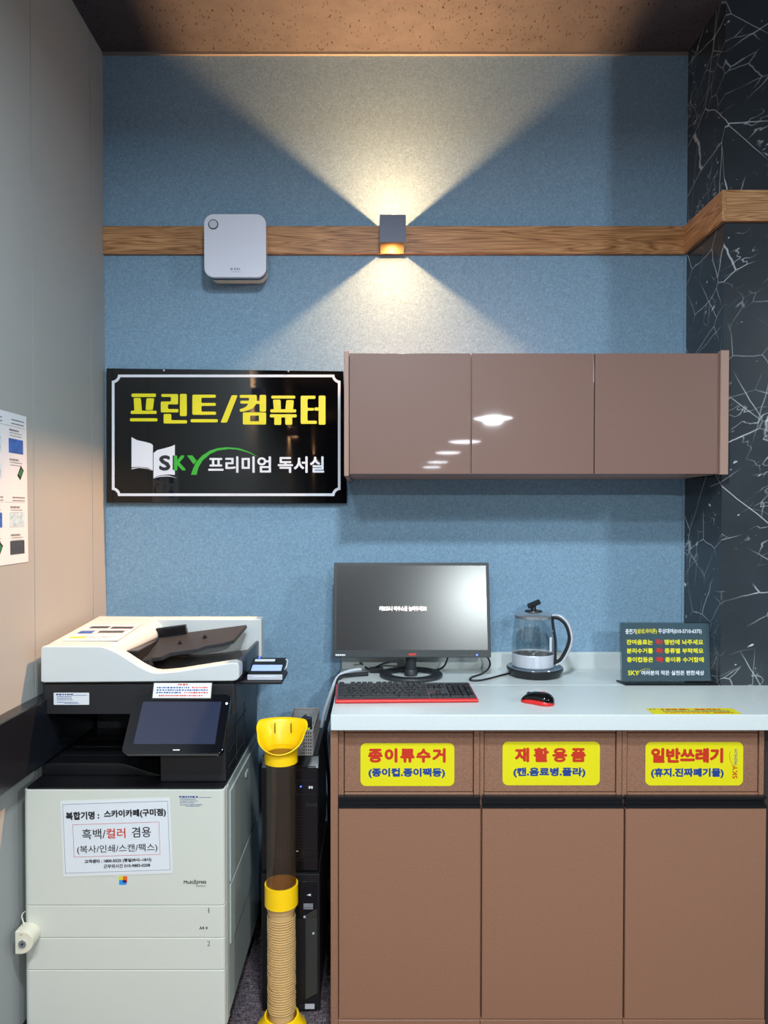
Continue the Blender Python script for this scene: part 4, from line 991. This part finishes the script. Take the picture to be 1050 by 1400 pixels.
# ================================================================== CUP COLLECTOR
cc0 = P(385, 1225, 2.06); cX, cYy = cc0.x, 2.055
rt = 0.0435
zR = P(385, 1230, 2.02).z; zcol = P(385, 1035, 2.02).z
cpt = thing('cup_collector', (cX, cYy, 0), 'tall smoky tube cup collector with yellow funnel in front of the computer towers', 'cup dispenser')
B().lathe([(0.0, 0.002), (0.073, 0.002), (0.075, 0.012), (0.070, 0.024), (0.058, 0.034), (0.050, 0.055), (rt + 0.0012, 0.055), (rt + 0.0012, 0.030), (0.0, 0.030)], (cX, cYy), 48).build('foot', 'funnel', cpt)
zseam = zR
B().lathe([(rt, zR - 0.03), (rt, zcol)], (cX, cYy), 48).build('upper_tube', 'smoke', cpt)
B().lathe([(rt - 0.0005, 0.031), (rt - 0.0005, zR - 0.029)], (cX, cYy), 48).build('lower_tube', 'clear_tube', cpt)
B().lathe([(rt + 0.0008, zR - 0.031), (rt + 0.005, zR - 0.029), (rt + 0.005, zR + 0.031), (rt + 0.0008, zR + 0.031)], (cX, cYy), 48, True).build('joint_ring', 'funnel', cpt)
# funnel: collar, then a flared lip that is low in front and high at the back
b = B(); seg = 64; rings = []
def lipr(t):                                   # t=0 front .. pi back
    s_ = (1 - math.cos(t)) / 2
    return s_
for k in range(9):
    f = k / 8.0; ringv = []
    for i in range(seg):
        a = 2 * math.pi * i / seg - math.pi / 2; t = 2 * math.pi * i / seg
        s_ = lipr(t if t <= math.pi else 2 * math.pi - t)
        sq = 1.0 + 0.22 * (abs(math.sin(2 * t)) ** 1.5) * (1 if math.cos(t) < 0 else 0.35) * f
        rad = (rt + 0.001) + (0.012 + 0.014 * min(1, 1.6 * s_)) * (f ** 1.5) * 1.0
        zz = zcol + 0.004 + f * (0.010 + 0.072 * min(1.0, 1.25 * s_))
        ringv.append(b.bm.verts.new((cX + rad * sq * math.cos(a), cYy + rad * math.sin(a), zz)))
    rings.append(ringv)
for a_, c_ in zip(rings, rings[1:]):
    for i in range(seg): b.bm.faces.new((a_[i], a_[(i + 1) % seg], c_[(i + 1) % seg], c_[i]))
fo_ = b.build('funnel', 'funnel', cpt, angle=60)
md = fo_.modifiers.new('thickness', 'SOLIDIFY'); md.thickness = 0.003; md.offset = 1
B().lathe([(rt + 0.0005, zcol - 0.026), (rt + 0.0045, zcol - 0.025), (rt + 0.0045, zcol + 0.008), (rt + 0.0005, zcol + 0.008)], (cX, cYy), 48, True).build('collar', 'funnel', cpt)
for dx in (-0.024, 0.024):
    yy = cYy + math.sqrt(max(0, (rt + 0.012) ** 2 - dx * dx)) - 0.004
    B().box(cX + dx - 0.001, cX + dx + 0.001, yy - 0.002, yy + 0.004, zcol + 0.045, zcol + 0.074).build('slot', 'socket_dark', cpt)
# stacked cups inside the tube, rims up
ztop = zR - 0.012; pitch = 0.0072; rc = rt - 0.0035
ncup = int((ztop - 0.06 - 0.032) / pitch)
def cup_bm(x, y, z):
    b = B(); hC = 0.06
    b.lathe([(rc * 0.80, z - hC), (rc * 0.955, z - 0.0042), (rc, z - 0.0036), (rc + 0.0012, z - 0.0010), (rc, z), (rc - 0.002, z - 0.001), (rc * 0.95, z - 0.004), (rc * 0.78, z - hC + 0.001), (0.0, z - hC + 0.001)], (x, y), 36)
    return b
base = cup_bm(cX, cYy, ztop).build('paper_cup', 'cup', None, (cX, cYy, ztop - 0.06))
tag(base, 'kraft paper cup on top of the stack inside the smoky tube', 'cup', 'kraft paper cups stacked in the tube')
for i in range(1, ncup):
    o = base.copy(); col.objects.link(o)
    o.location = (cX + random.uniform(-0.0008, 0.0008), cYy + random.uniform(-0.0008, 0.0008), ztop - 0.06 - i * pitch - (0.014 if i > 0 else 0) - (0.003 if i > 1 else 0) - (0.012 if i > 2 else 0)); o.rotation_euler = (0, 0, random.uniform(0, 6))
    o['label'] = 'kraft paper cup nested below the top of the stack inside the smoky tube'

# ================================================================== MONITOR
YM = 2.45
mb = P(564, 899, YM); tiltm = R(10)
wm = (P(671.5, 899, YM).x - P(455.5, 899, YM).x); xm = (P(671.5, 899, YM).x + P(455.5, 899, YM).x) / 2
fM = Fr((xm, YM, mb.z), (1, 0, 0), (0, math.sin(tiltm), math.cos(tiltm)))
hm = 0.331
mo = thing('monitor', (xm, 2.47, CT), 'black computer monitor showing a white line of Korean text', 'monitor')
B().fprism(fM, rr(-wm / 2, wm / 2, 0, hm, 0.003), -0.022, 0.0, 0.002).build('housing', 'monitor_black', mo)
B().fbox(fM, -wm / 2 + 0.09, wm / 2 - 0.09, 0.04, hm - 0.06, -0.05, -0.02, 0.01).build('rear_bulge', 'monitor_black', mo)
scn = B().fbox(fM, -wm / 2 + 0.011, wm / 2 - 0.011, 0.026, hm - 0.011, 0.0, 0.0006).build('screen', 'monitor_screen', mo)
a0, a1 = (518.5 - 455.5) / 216 * wm - wm / 2, (584 - 455.5) / 216 * wm - wm / 2
vm = (899 - 833.4) / 128.5 * hm
T('키보드나 마우스를 눌러주세요!', a0, a1, vm - 0.0085, vm + 0.0085, fM, 0.001, 'screen_text', scn, 0.0007)
B().greek(fM, -wm / 2 + 0.008, -wm / 2 + 0.042, 0.0085, 0.006, 0.0006, 0.15).build('corner_mark', 'white_ink', mo, smooth=False)
B().greek(fM, -0.012, 0.014, 0.0105, 0.008, 0.0006, 0.12).build('centre_mark', 'red_ink', mo, smooth=False)
B().greek(fM, wm / 2 - 0.11, wm / 2 - 0.065, 0.008, 0.002, 0.0006, 2.5).build('button_marks', 'grey_ink', mo, smooth=False)
B().fprism(fM, rr(wm / 2 - 0.052, wm / 2 - 0.046, 0.006, 0.012, 0.002), 0, 0.001).build('power_light', 'blue_led', mo)
yb_c = 2.475; xb = P(562, 920, yb_c).x
# ring foot and neck
b = B(); n = 56; secs = rr(-0.018, 0.018, 0, 0.014, 0.006, 3)
rg = []
for i in range(n):
    a = 2 * math.pi * i / n
    rg.append([b.bm.verts.new((xb + (0.088 + s_) * math.cos(a) * 1.04, yb_c + (0.088 + s_) * math.sin(a), CT + 0.0005 + z)) for s_, z in secs])
for i in range(n):
    for j in range(len(secs)):
        b.bm.faces.new((rg[i][j], rg[(i + 1) % n][j], rg[(i + 1) % n][(j + 1) % len(secs)], rg[i][(j + 1) % len(secs)]))
b.build('foot_ring', 'monitor_black', mo)
yn = 2.487; xn = xb
b = B().lathe([(0.0, CT + 0.006), (0.024, CT + 0.006), (0.022, CT + 0.02), (0.019, CT + 0.024), (0.018, CT + 0.16), (0.0, CT + 0.16)], (xn, yn), 28)
b.box(xn - 0.018, xn + 0.018, yn, 2.56, CT + 0.002, CT + 0.012, 0.003, 2)
b.build('neck', 'monitor_black', mo)

# ================================================================== KEYBOARD
k00, k10 = PZ(457.8, 962.5, CT), PZ(654.5, 960.8, CT)
k01 = PZ(460, 934.5, CT + 0.022)
fKB = Fr(k00 + Vector((0, 0, 0.0005)), (k10 - k00), (-(k10 - k00).y, (k10 - k00).x, 0))
Wk = (k10 - k00).length; Dk = k01.y - k00.y
kbt = thing('keyboard', (k00 + k10) / 2 + Vector((0, 0.07, 0)), 'black keyboard with red edge lying in front of the monitor', 'keyboard')
sl2 = R(4.0)
fKt = Fr(fKB.p(0, 0, 0.010), fKB.u, fKB.v * math.cos(sl2) + Vector((0, 0, 1)) * math.sin(sl2))
b = B()
pts = [fKB.p(0, 0), fKB.p(Wk, 0), fKB.p(Wk, Dk), fKB.p(0, Dk)]; pt = [fKt.p(0, 0), fKt.p(Wk, 0), fKt.p(Wk, Dk), fKt.p(0, Dk)]
t = bmesh.new(); lo = [t.verts.new(p) for p in pts]; hi = [t.verts.new(p) for p in pt]
t.faces.new(lo); t.faces.new(hi)
for i in range(4): t.faces.new((lo[i], lo[(i + 1) % 4], hi[(i + 1) % 4], hi[i]))
bmesh.ops.recalc_face_normals(t, faces=t.faces[:]); bmesh.ops.bevel(t, geom=t.edges[:], offset=0.004, segments=3, affect='EDGES', profile=0.5)
b.merge(t).build('red_base', 'red_plastic', kbt)
B().fprism(fKt, rr(0.004, Wk - 0.004, 0.010, Dk - 0.003, 0.004), -0.001, 0.0012).build('key_deck', 'deck', kbt)
uW = (Wk - 0.018) / 22.5; uD = (Dk - 0.020) / 6.15
ky = []
def row(r, lst):
    for x, w in lst: ky.append((x, r, w, 1))
seq = lambda s, n: [(s + i, 1) for i in range(n)]
row(0, [(0, 1)] + seq(2, 4) + seq(6.5, 4) + seq(11, 4))
row(1.15, seq(0, 13) + [(13, 2)] + seq(15.25, 3) + seq(18.5, 4))
row(2.15, [(0, 1.5)] + seq(1.5, 12) + [(13.5, 1.5)] + seq(15.25, 3) + seq(18.5, 3))
row(3.15, [(0, 1.75)] + seq(1.75, 11) + [(12.75, 2.25)] + seq(18.5, 3))
row(4.15, [(0, 2.25)] + seq(2.25, 10) + [(12.25, 2.75)] + seq(16.25, 1) + seq(18.5, 3))
row(5.15, [(0, 1.25), (1.25, 1.25), (2.5, 1.25), (3.75, 6.25), (10, 1.67), (11.67, 1.67), (13.34, 1.66)] + seq(15.25, 3) + [(18.5, 2), (20.5, 1)])
ky += [(21.5, 2.15, 1, 2), (21.5, 4.15, 1, 2)]
for x, r, w, hh in ky:
    a0 = 0.009 + x * uW + 0.0008; a1 = 0.009 + (x + w) * uW - 0.0008
    b1 = Dk - 0.005 - r * uD - 0.0007; b0 = Dk - 0.005 - (r + hh) * uD + 0.0007
    t = B(); i_ = 0.0018; zt2 = 0.0075
    lo = [t.bm.verts.new(fKt.p(*q, 0.0012)) for q in ((a0, b0), (a1, b0), (a1, b1), (a0, b1))]
    md_ = [t.bm.verts.new(fKt.p(*q, zt2 - 0.001)) for q in ((a0 + i_ * .7, b0 + i_ * .7), (a1 - i_ * .7, b0 + i_ * .7), (a1 - i_ * .7, b1 - i_ * .5), (a0 + i_ * .7, b1 - i_ * .5))]
    hi = [t.bm.verts.new(fKt.p(*q, zt2)) for q in ((a0 + i_ * 1.4, b0 + i_ * 1.4), (a1 - i_ * 1.4, b0 + i_ * 1.4), (a1 - i_ * 1.4, b1 - i_), (a0 + i_ * 1.4, b1 - i_))]
    for A_, C_ in ((lo, md_), (md_, hi)):
        for i in range(4): t.bm.faces.new((A_[i], A_[(i + 1) % 4], C_[(i + 1) % 4], C_[i]))
    t.bm.faces.new(hi)
    t.build('key', 'key', kbt, angle=50)
B().greek(fKt, 0.009 + 15.3 * uW, 0.009 + 17.6 * uW, Dk - 0.005 - 3.65 * uD, 0.004, 0.0016, 0.1).build('maker_mark', 'red_ink', kbt, smooth=False)

# ================================================================== MOUSE
mc = PZ(735, 961, CT)
ms = thing('mouse', mc, 'black and red computer mouse lying on the counter right of the keyboard', 'mouse')
def mouse_shell(f0, f1, grow):
    b = B(); rows_ = 18; segs = 20; Lm, Wm, Hm = 0.104, 0.060, 0.034
    prev = None
    for i in range(rows_ + 1):
        u = -1 + 2 * i / rows_; u = max(-0.999, min(0.999, u))
        half = Wm / 2 * (1 - abs(u) ** 3.2) ** 0.5 * (1 - 0.10 * math.cos(u * math.pi)) + grow
        hgt = Hm * (1 - abs(u + 0.05) ** 3.0) ** 0.6 * (1.0 - 0.15 * u) if abs(u + 0.05) < 1 else 0.001
        rowv = []
        for j in range(segs + 1):
            a = math.pi * j / segs
            x = half * math.cos(a) * (1 - 0.06 * math.sin(a)); zf = math.sin(a) ** 0.75 if 0 < j < segs else 0
            z = 0.001 + (hgt + grow) * (f0 + (f1 - f0) * zf)
            rowv.append(b.bm.verts.new((x, u * Lm / 2, z)))
        if prev:
            for j in range(segs): b.bm.faces.new((prev[j], prev[j + 1], rowv[j + 1], rowv[j]))
        else: b.bm.faces.new(rowv)
        prev = rowv
    b.bm.faces.new(prev); return b
mx4 = Matrix.Translation(mc) @ Matrix.Rotation(R(50), 4, 'Z')
mouse_shell(0.0, 0.62, 0.0).xf(mx4).build('base_shell', 'red_plastic', ms, angle=60)
mouse_shell(0.42, 1.0, -0.0012).xf(mx4).build('top_shell', 'mouse_black', ms, angle=60)
b = B().tube([(-0.003, 0, 0), (0.003, 0, 0)], 0.007, 16, steps=1).xf(mx4 @ Matrix.Translation((0, 0.028, 0.0225))).build('wheel', 'pc_grey', ms)
lg = B(); lg.fbox(Fr((0, 0, 0), (1, 0, 0), (0, 1, 0)), -0.006, 0.006, -0.0015, 0.0015, 0, 0.0012); lg.fbox(Fr((0, 0, 0), (1, 0, 0), (0, 1, 0)), -0.004, -0.002, -0.005, 0.005, 0, 0.0012)
lg.xf(mx4 @ Matrix.Translation((0.002, -0.018, 0.0348))).build('mark', 'red_plastic', ms)

# ================================================================== KETTLE and its base
kc = (P(731, 910, 2.495).x, 2.495); kb = (P(728.8, 900, 2.495).x, 2.492)
pb = thing('heating_plate_unit', (kc[0], kc[1], CT), 'dark round heating base under the glass kettle', 'kettle base')
B().lathe([(0.0, CT + 0.0005), (0.078, CT + 0.0005), (0.088, CT + 0.004), (0.098, CT + 0.024), (0.0985, CT + 0.029), (0.097, CT + 0.031), (0.0, CT + 0.031)], kc, 56).build('body', 'pc_black', pb)
B().lathe([(0.0, CT + 0.031), (0.0955, CT + 0.031), (0.0945, CT + 0.0335), (0.0, CT + 0.0335)], kc, 56).build('top_plate', 'kettle_plate', pb)
cd = [PZ(x, y, CT + 0.004) for x, y in ((697, 920.5), (686, 923), (675, 926), (660, 929.5), (648, 930.5), (642.5, 929), (646, 925.5), (658, 921.5))]
cd += [P(667, 915, 2.50), P(670, 907, 2.52), P(666, 898, 2.54), P(655, 885, 2.56)]
B().tube(cd, 0.0033, 8).build('cord', 'cable_black', pb)
kz = CT + 0.034
kt = thing('kettle', (kb[0], kb[1], kz), 'glass electric kettle with silver band and black knob', 'kettle')
B().lathe([(0.0, kz), (0.070, kz), (0.0735, kz + 0.004), (0.0745, kz + 0.044), (0.0725, kz + 0.047), (0.071, kz + 0.046), (0.070, kz + 0.020), (0.0, kz + 0.020)], kb, 56).build('metal_band', 'silver', kt)
zg0, zg1 = kz + 0.045, P(730, 843, 2.492).z
gh = zg1 - zg0
gp = [(0.0725, 0.0), (0.0745, 0.16), (0.0745, 0.32), (0.0725, 0.5), (0.0695, 0.68), (0.066, 0.85), (0.0635, 0.96), (0.0645, 1.0)]
B().lathe([(r, zg0 + gh * t) for r, t in gp], kb, 56).build('glass_jug', 'glass', kt)
B().lathe([(0.0, kz + 0.0205), (0.0692, kz + 0.0205), (0.0692, kz + 0.042), (0.064, kz + 0.0425), (0.0, kz + 0.0425)], kb, 48).build('heating_plate', 'residue', kt)
B().lathe([(0.0, kz + 0.043), (0.016, kz + 0.043), (0.016, kz + 0.050), (0.0, kz + 0.050)], kb, 32).build('heating_boss', 'chrome', kt)
lidp = B().lathe([(0.060, zg1 - 0.006), (0.066, zg1 - 0.004), (0.0665, zg1 + 0.006), (0.063, zg1 + 0.010), (0.052, zg1 + 0.015), (0.034, zg1 + 0.018), (0.0, zg1 + 0.018)], kb, 56).build('lid', 'lid_metal', kt)
kn = B().lathe([(0.0, zg1 + 0.018), (0.031, zg1 + 0.018), (0.029, zg1 + 0.0225), (0.010, zg1 + 0.025), (0.008, zg1 + 0.042), (0.0, zg1 + 0.042)], kb, 32)
fKn = Fr((kb[0] + 0.001, kb[1], zg1 + 0.043), (1, 0, 0.42), (0, 1, 0.35))
kn.fprism(fKn, rr(-0.023, 0.025, -0.012, 0.013, 0.008), -0.003, 0.006, 0.002)
kn.build('lid_knob', 'pc_black', lidp)
B().fprism(Fr((kb[0] - 0.062, kb[1], zg1), (0, 1, 0), (0, 0, 1)), [(-0.014, -0.016), (0.014, -0.016), (0.011, 0.0015), (-0.011, 0.0015)], -0.004, 0.010).build('spout', 'glass', kt)
ang = R(-28); du = Vector((math.cos(ang), math.sin(ang), 0)); kbv = Vector((kb[0], kb[1], 0))
def KH(r, z): return kbv + du * r + Vector((0, 0, z))
sp = [KH(0.0665, zg1 + 0.008), KH(0.0685, zg0 + gh * 0.85), KH(0.073, zg0 + gh * 0.62), KH(0.0775, zg0 + gh * 0.4), KH(0.0785, zg0 + gh * 0.15), KH(0.0775, kz + 0.022), KH(0.0775, kz + 0.012)]
hd = B().tube(sp, 0.004, flat=(0.016, 0.007), up=du).build('handle', 'pc_black', kt)
hp_ = [KH(0.068, zg1 + 0.002), KH(0.090, zg1 + 0.000), KH(0.113, zg1 - 0.018), KH(0.125, zg0 + gh * 0.62), KH(0.126, zg0 + gh * 0.42), KH(0.116, zg0 + gh * 0.18), KH(0.098, kz + 0.034), KH(0.080, kz + 0.020)]
B().tube(hp_, 0.006, flat=(0.020, 0.012), up=(0, 0, 1)).build('grip', 'pc_black', hd)
hq = [KH(0.068, zg1 + 0.010), KH(0.094, zg1 + 0.009), KH(0.120, zg1 - 0.013), KH(0.1335, zg0 + gh * 0.62), KH(0.1345, zg0 + gh * 0.40), KH(0.124, zg0 + gh * 0.14), KH(0.103, kz + 0.026), KH(0.082, kz + 0.012)]
B().tube(hq, 0.004, flat=(0.022, 0.006), up=(0, 0, 1)).build('grip_cover', 'silver', hd)
a2 = R(-52); lu = Vector((math.cos(a2), math.sin(a2), 0)); lt_ = Vector((-math.sin(a2), math.cos(a2), 0))
fLb = Fr(kbv + lu * 0.0752 + Vector((0, 0, zg0 + gh * 0.12)), lt_, (0, 0, 1))
B().fbox(fLb, -0.006, 0.006, 0, 0.05, 0, 0.0006).build('scale_label', 'paper', kt)
b = B()
for k in range(5): b.fbox(fLb, 0.009, 0.014, 0.004 + k * 0.016, 0.010 + k * 0.016, 0, 0.0008)
b.build('scale_marks', 'grey_ink', kt, smooth=False)

# ================================================================== ACRYLIC SIGN STAND
YQ = 2.365; til = R(5)
q0, q1 = P(850, 934, YQ), P(972, 934, YQ)
zq = CT + 0.006
fA = Fr((q0.x, YQ, zq), (1, 0, 0), (0, math.sin(til), math.cos(til)))
WA = q1.x - q0.x; HA = (P(900, 851, YQ + 0.015).z - zq) / math.cos(til)
ac = thing('sign_stand', ((q0.x + q1.x) / 2, YQ, CT), 'slate acrylic sign stand with yellow Korean lettering beside the marble pier', 'sign')
B().fprism(fA, rr(-0.003, WA + 0.003, -0.004, HA, 0.006), -0.004, -0.0012).build('acrylic_panel', 'acrylic', ac)
B().fprism(fA, rr(0.002, WA - 0.001, 0.004, HA - 0.003, 0.006), -0.0012, 0.0).build('printed_insert', 'stand_print', ac)
b = B().fprism(top(CT + 0.0005), [(q0.x - 0.008, YQ + 0.03), (q0.x + 0.002, YQ - 0.028), (q1.x + 0.012, YQ - 0.028), (q1.x + 0.010, YQ + 0.03)], 0, 0.0055, 0.001, 1)
b.build('foot_plate', 'black_glass', ac)
def A_(body, x0, x1, y0, y1, m, bold):
    k = WA / 905.0; k2 = HA / 612.0
    T(body, (x0 - 42) * k, (x1 - 42) * k, (655 - y1) * k2, (655 - y0) * k2, fA, 0.0003, m, ac, bold)
A_('충전기', 92, 198, 110, 165, 'white_ink', 0.0003); A_('(삼성,아이폰)', 203, 412, 108, 166, 'yellow_ink', 0.0003); A_('무상대여(010-5710-6375)', 427, 868, 108, 166, 'white_ink', 0.0003)
for y, p1, p2, x2 in ((220, '잔여음료는', '쟁반에 놔주세요', 482), (309, '분리수거를', '종류별 부탁해요', 485), (400, '종이컵등은', '종이류 수거함에', 488)):
    A_(p1, 100, 367, y, y + 54, 'yellow_ink', 0.0006); A_('꼭!', 394, 466, y, y + 54, 'red_plastic', 0.0007); A_(p2, x2, 881, y, y + 54, 'yellow_ink', 0.0006)
A_('SKY', 108, 218, 538, 587, 'yellow_ink', 0.0005); A_('여러분의 작은 실천은 편한세상', 243, 881, 538, 587, 'white_ink', 0.0004)
pts = [fA.p((x - 42) * WA / 905, (655 - y) * HA / 612, 0.0005) for x, y in ((205, 580), (222, 552), (250, 532), (290, 522), (330, 526))]
B().tube(pts, 0.0007, 5).build('logo_arc', 'yellow_ink', ac)

# ================================================================== STICKER lying on the worktop
s00, s10, s11, s01 = PZ(899.5, 983, CT), PZ(1024, 983, CT), PZ(1005, 969.5, CT), PZ(885.5, 968.5, CT)
y0s, y1s = max(s00.y, 1.990), s01.y
x0s, x1s = (s00.x + s01.x) / 2, (s10.x + s11.x) / 2
ys = thing('counter_sticker', ((x0s + x1s) / 2, (y0s + y1s) / 2, CT), 'yellow rectangular sticker stuck flat on the white counter front edge', 'sticker')
fS = Fr((x0s, y0s, CT + 0.0002), (1, 0, 0), (0, 1, 0))
B().fprism(fS, rr(0, x1s - x0s, 0, y1s - y0s, 0.004), 0, 0.0006).build('vinyl', 'yellow', ys)
Ws, Hs = x1s - x0s, y1s - y0s
B().greek(fS, Ws * 0.16, Ws * 0.48, Hs * 0.76, Hs * 0.20, 0.001, 0.25).greek(fS, Ws * 0.55, Ws * 0.84, Hs * 0.76, Hs * 0.20, 0.001, 0.25).greek(fS, Ws * 0.7, Ws * 0.92, Hs * 0.2, Hs * 0.13, 0.001, 0.25).build('red_print', 'red_ink', ys, smooth=False)
B().greek(fS, Ws * 0.15, Ws * 0.92, Hs * 0.47, Hs * 0.12, 0.001, 0.2).greek(fS, Ws * 0.03, Ws * 0.10, Hs * 0.8, Hs * 0.12, 0.001).build('blue_print', 'blue_ink', ys, smooth=False)
B().greek(fS, Ws * 0.15, Ws * 0.66, Hs * 0.2, Hs * 0.12, 0.001, 0.3).build('orange_print', 'orange_ink', ys, smooth=False)

# ================================================================== CABLES
ye = 2.44
def cable(name, pts, r, m, label):
    o = B().tube(pts, r, 8).build(name, m, None, pts[0]); return tag(o, label, 'cable')
xe = cx0
wp = [Vector((xe + 0.075, 2.50, CT + 0.020)), Vector((xe + 0.03, 2.47, CT + 0.018)), Vector((xe - 0.004, 2.44, CT + 0.004)), Vector((xe - 0.026, 2.42, CT - 0.045)), Vector((xe - 0.048, 2.42, CT - 0.11)), Vector((xe - 0.060, 2.43, CT - 0.165))]
cable('cable_sleeve', wp, 0.0062, 'cable_white', 'white sleeved cable bundle draped over the left end of the counter')
dk = [Vector((xe + 0.10, 2.48, CT + 0.008)), Vector((xe + 0.045, 2.455, CT + 0.010)), Vector((xe + 0.004, 2.425, CT + 0.006)), Vector((xe - 0.013, 2.41, CT - 0.05)), Vector((xe - 0.032, 2.41, CT - 0.12)), Vector((xe - 0.045, 2.42, CT - 0.2)), Vector((xe - 0.04, 2.56, 0.5)), Vector((xe - 0.05, 2.57, 0.2))]
cable('power_cable', dk, 0.0065, 'cable_black', 'thick black cable hanging beside the white cable sleeve off the counter end')
cable('signal_cable', [P(556, 905.5, 2.47), P(540, 905, 2.48), P(525, 907, 2.49), PZ(512, 913, CT + 0.012), PZ(503, 914, CT + 0.006), PZ(497, 909, CT + 0.010), P(492, 905.5, 2.52)], 0.0032, 'cable_black', 'thin black cable running left from behind the monitor neck')
ad = B().box(0, 0.05, 0, 0.022, 0, 0.018, 0.003, 2).xf(Matrix.Translation(Vector((P(505, 905, 2.53).x, 2.53, CT + 0.0005)))).build('power_adapter', 'pc_black', None, (P(505, 905, 2.53).x, 2.53, CT))
tag(ad, 'small black power adapter lying on the counter behind the monitor left half', 'adapter')
cable('video_cable', [P(613, 893, 2.51), P(611, 903, 2.52), P(606, 912, 2.53), PZ(596, 916, CT + 0.004), PZ(584, 914, CT + 0.005)], 0.0033, 'cable_black', 'black cable looping down behind the monitor right of its neck')

# ================================================================== PENDANT LAMPS hanging in the room behind the camera (mirrored in the glossy cabinet doors)
def pendant():
    r = thing('pendant_lamp', (0, 0, 0), 'first pendant lamp of the row mirrored in the glossy cabinet doors, nearest to them', 'lamp', 'pendant lamps mirrored in the cabinet doors')
    B().lathe([(0.20, 0.0), (0.205, 0.006), (0.16, 0.05), (0.08, 0.085), (0.03, 0.11), (0.0, 0.112)], (0, 0), 40).build('shade', 'pendant', r)
    B().lathe([(0.0, 0.012), (0.195, 0.012), (0.195, 0.004), (0.15, -0.006), (0.0, -0.012)], (0, 0), 40).build('diffuser', 'pendant_lit', r)
    B().tube([(0, 0, 0.11), (0, 0, ZC - 2.5)], 0.004, 6, steps=1).build('cord', 'cable_black', r)
    return r
pn = pendant()
order = ['nearest', 'second', 'third', 'fourth', 'fifth']
spots = [(1.157, -2.36, 2.5), (1.15, -4.45, 2.5), (1.1, -5.95, 2.5), (1.1, -7.7, 2.5), (1.1, -8.9, 2.5)]
for i, sp_ in enumerate(spots):
    if i == 0: o = pn
    else:
        o = pn.copy(); col.objects.link(o)
        for c_ in pn.children:
            k = c_.copy(); col.objects.link(k); k.parent = o
        o['label'] = '%s pendant lamp of the row mirrored in the glossy cabinet doors' % order[i]
    o.location = sp_
pn['label'] = 'nearest pendant lamp of the row mirrored in the glossy cabinet doors'
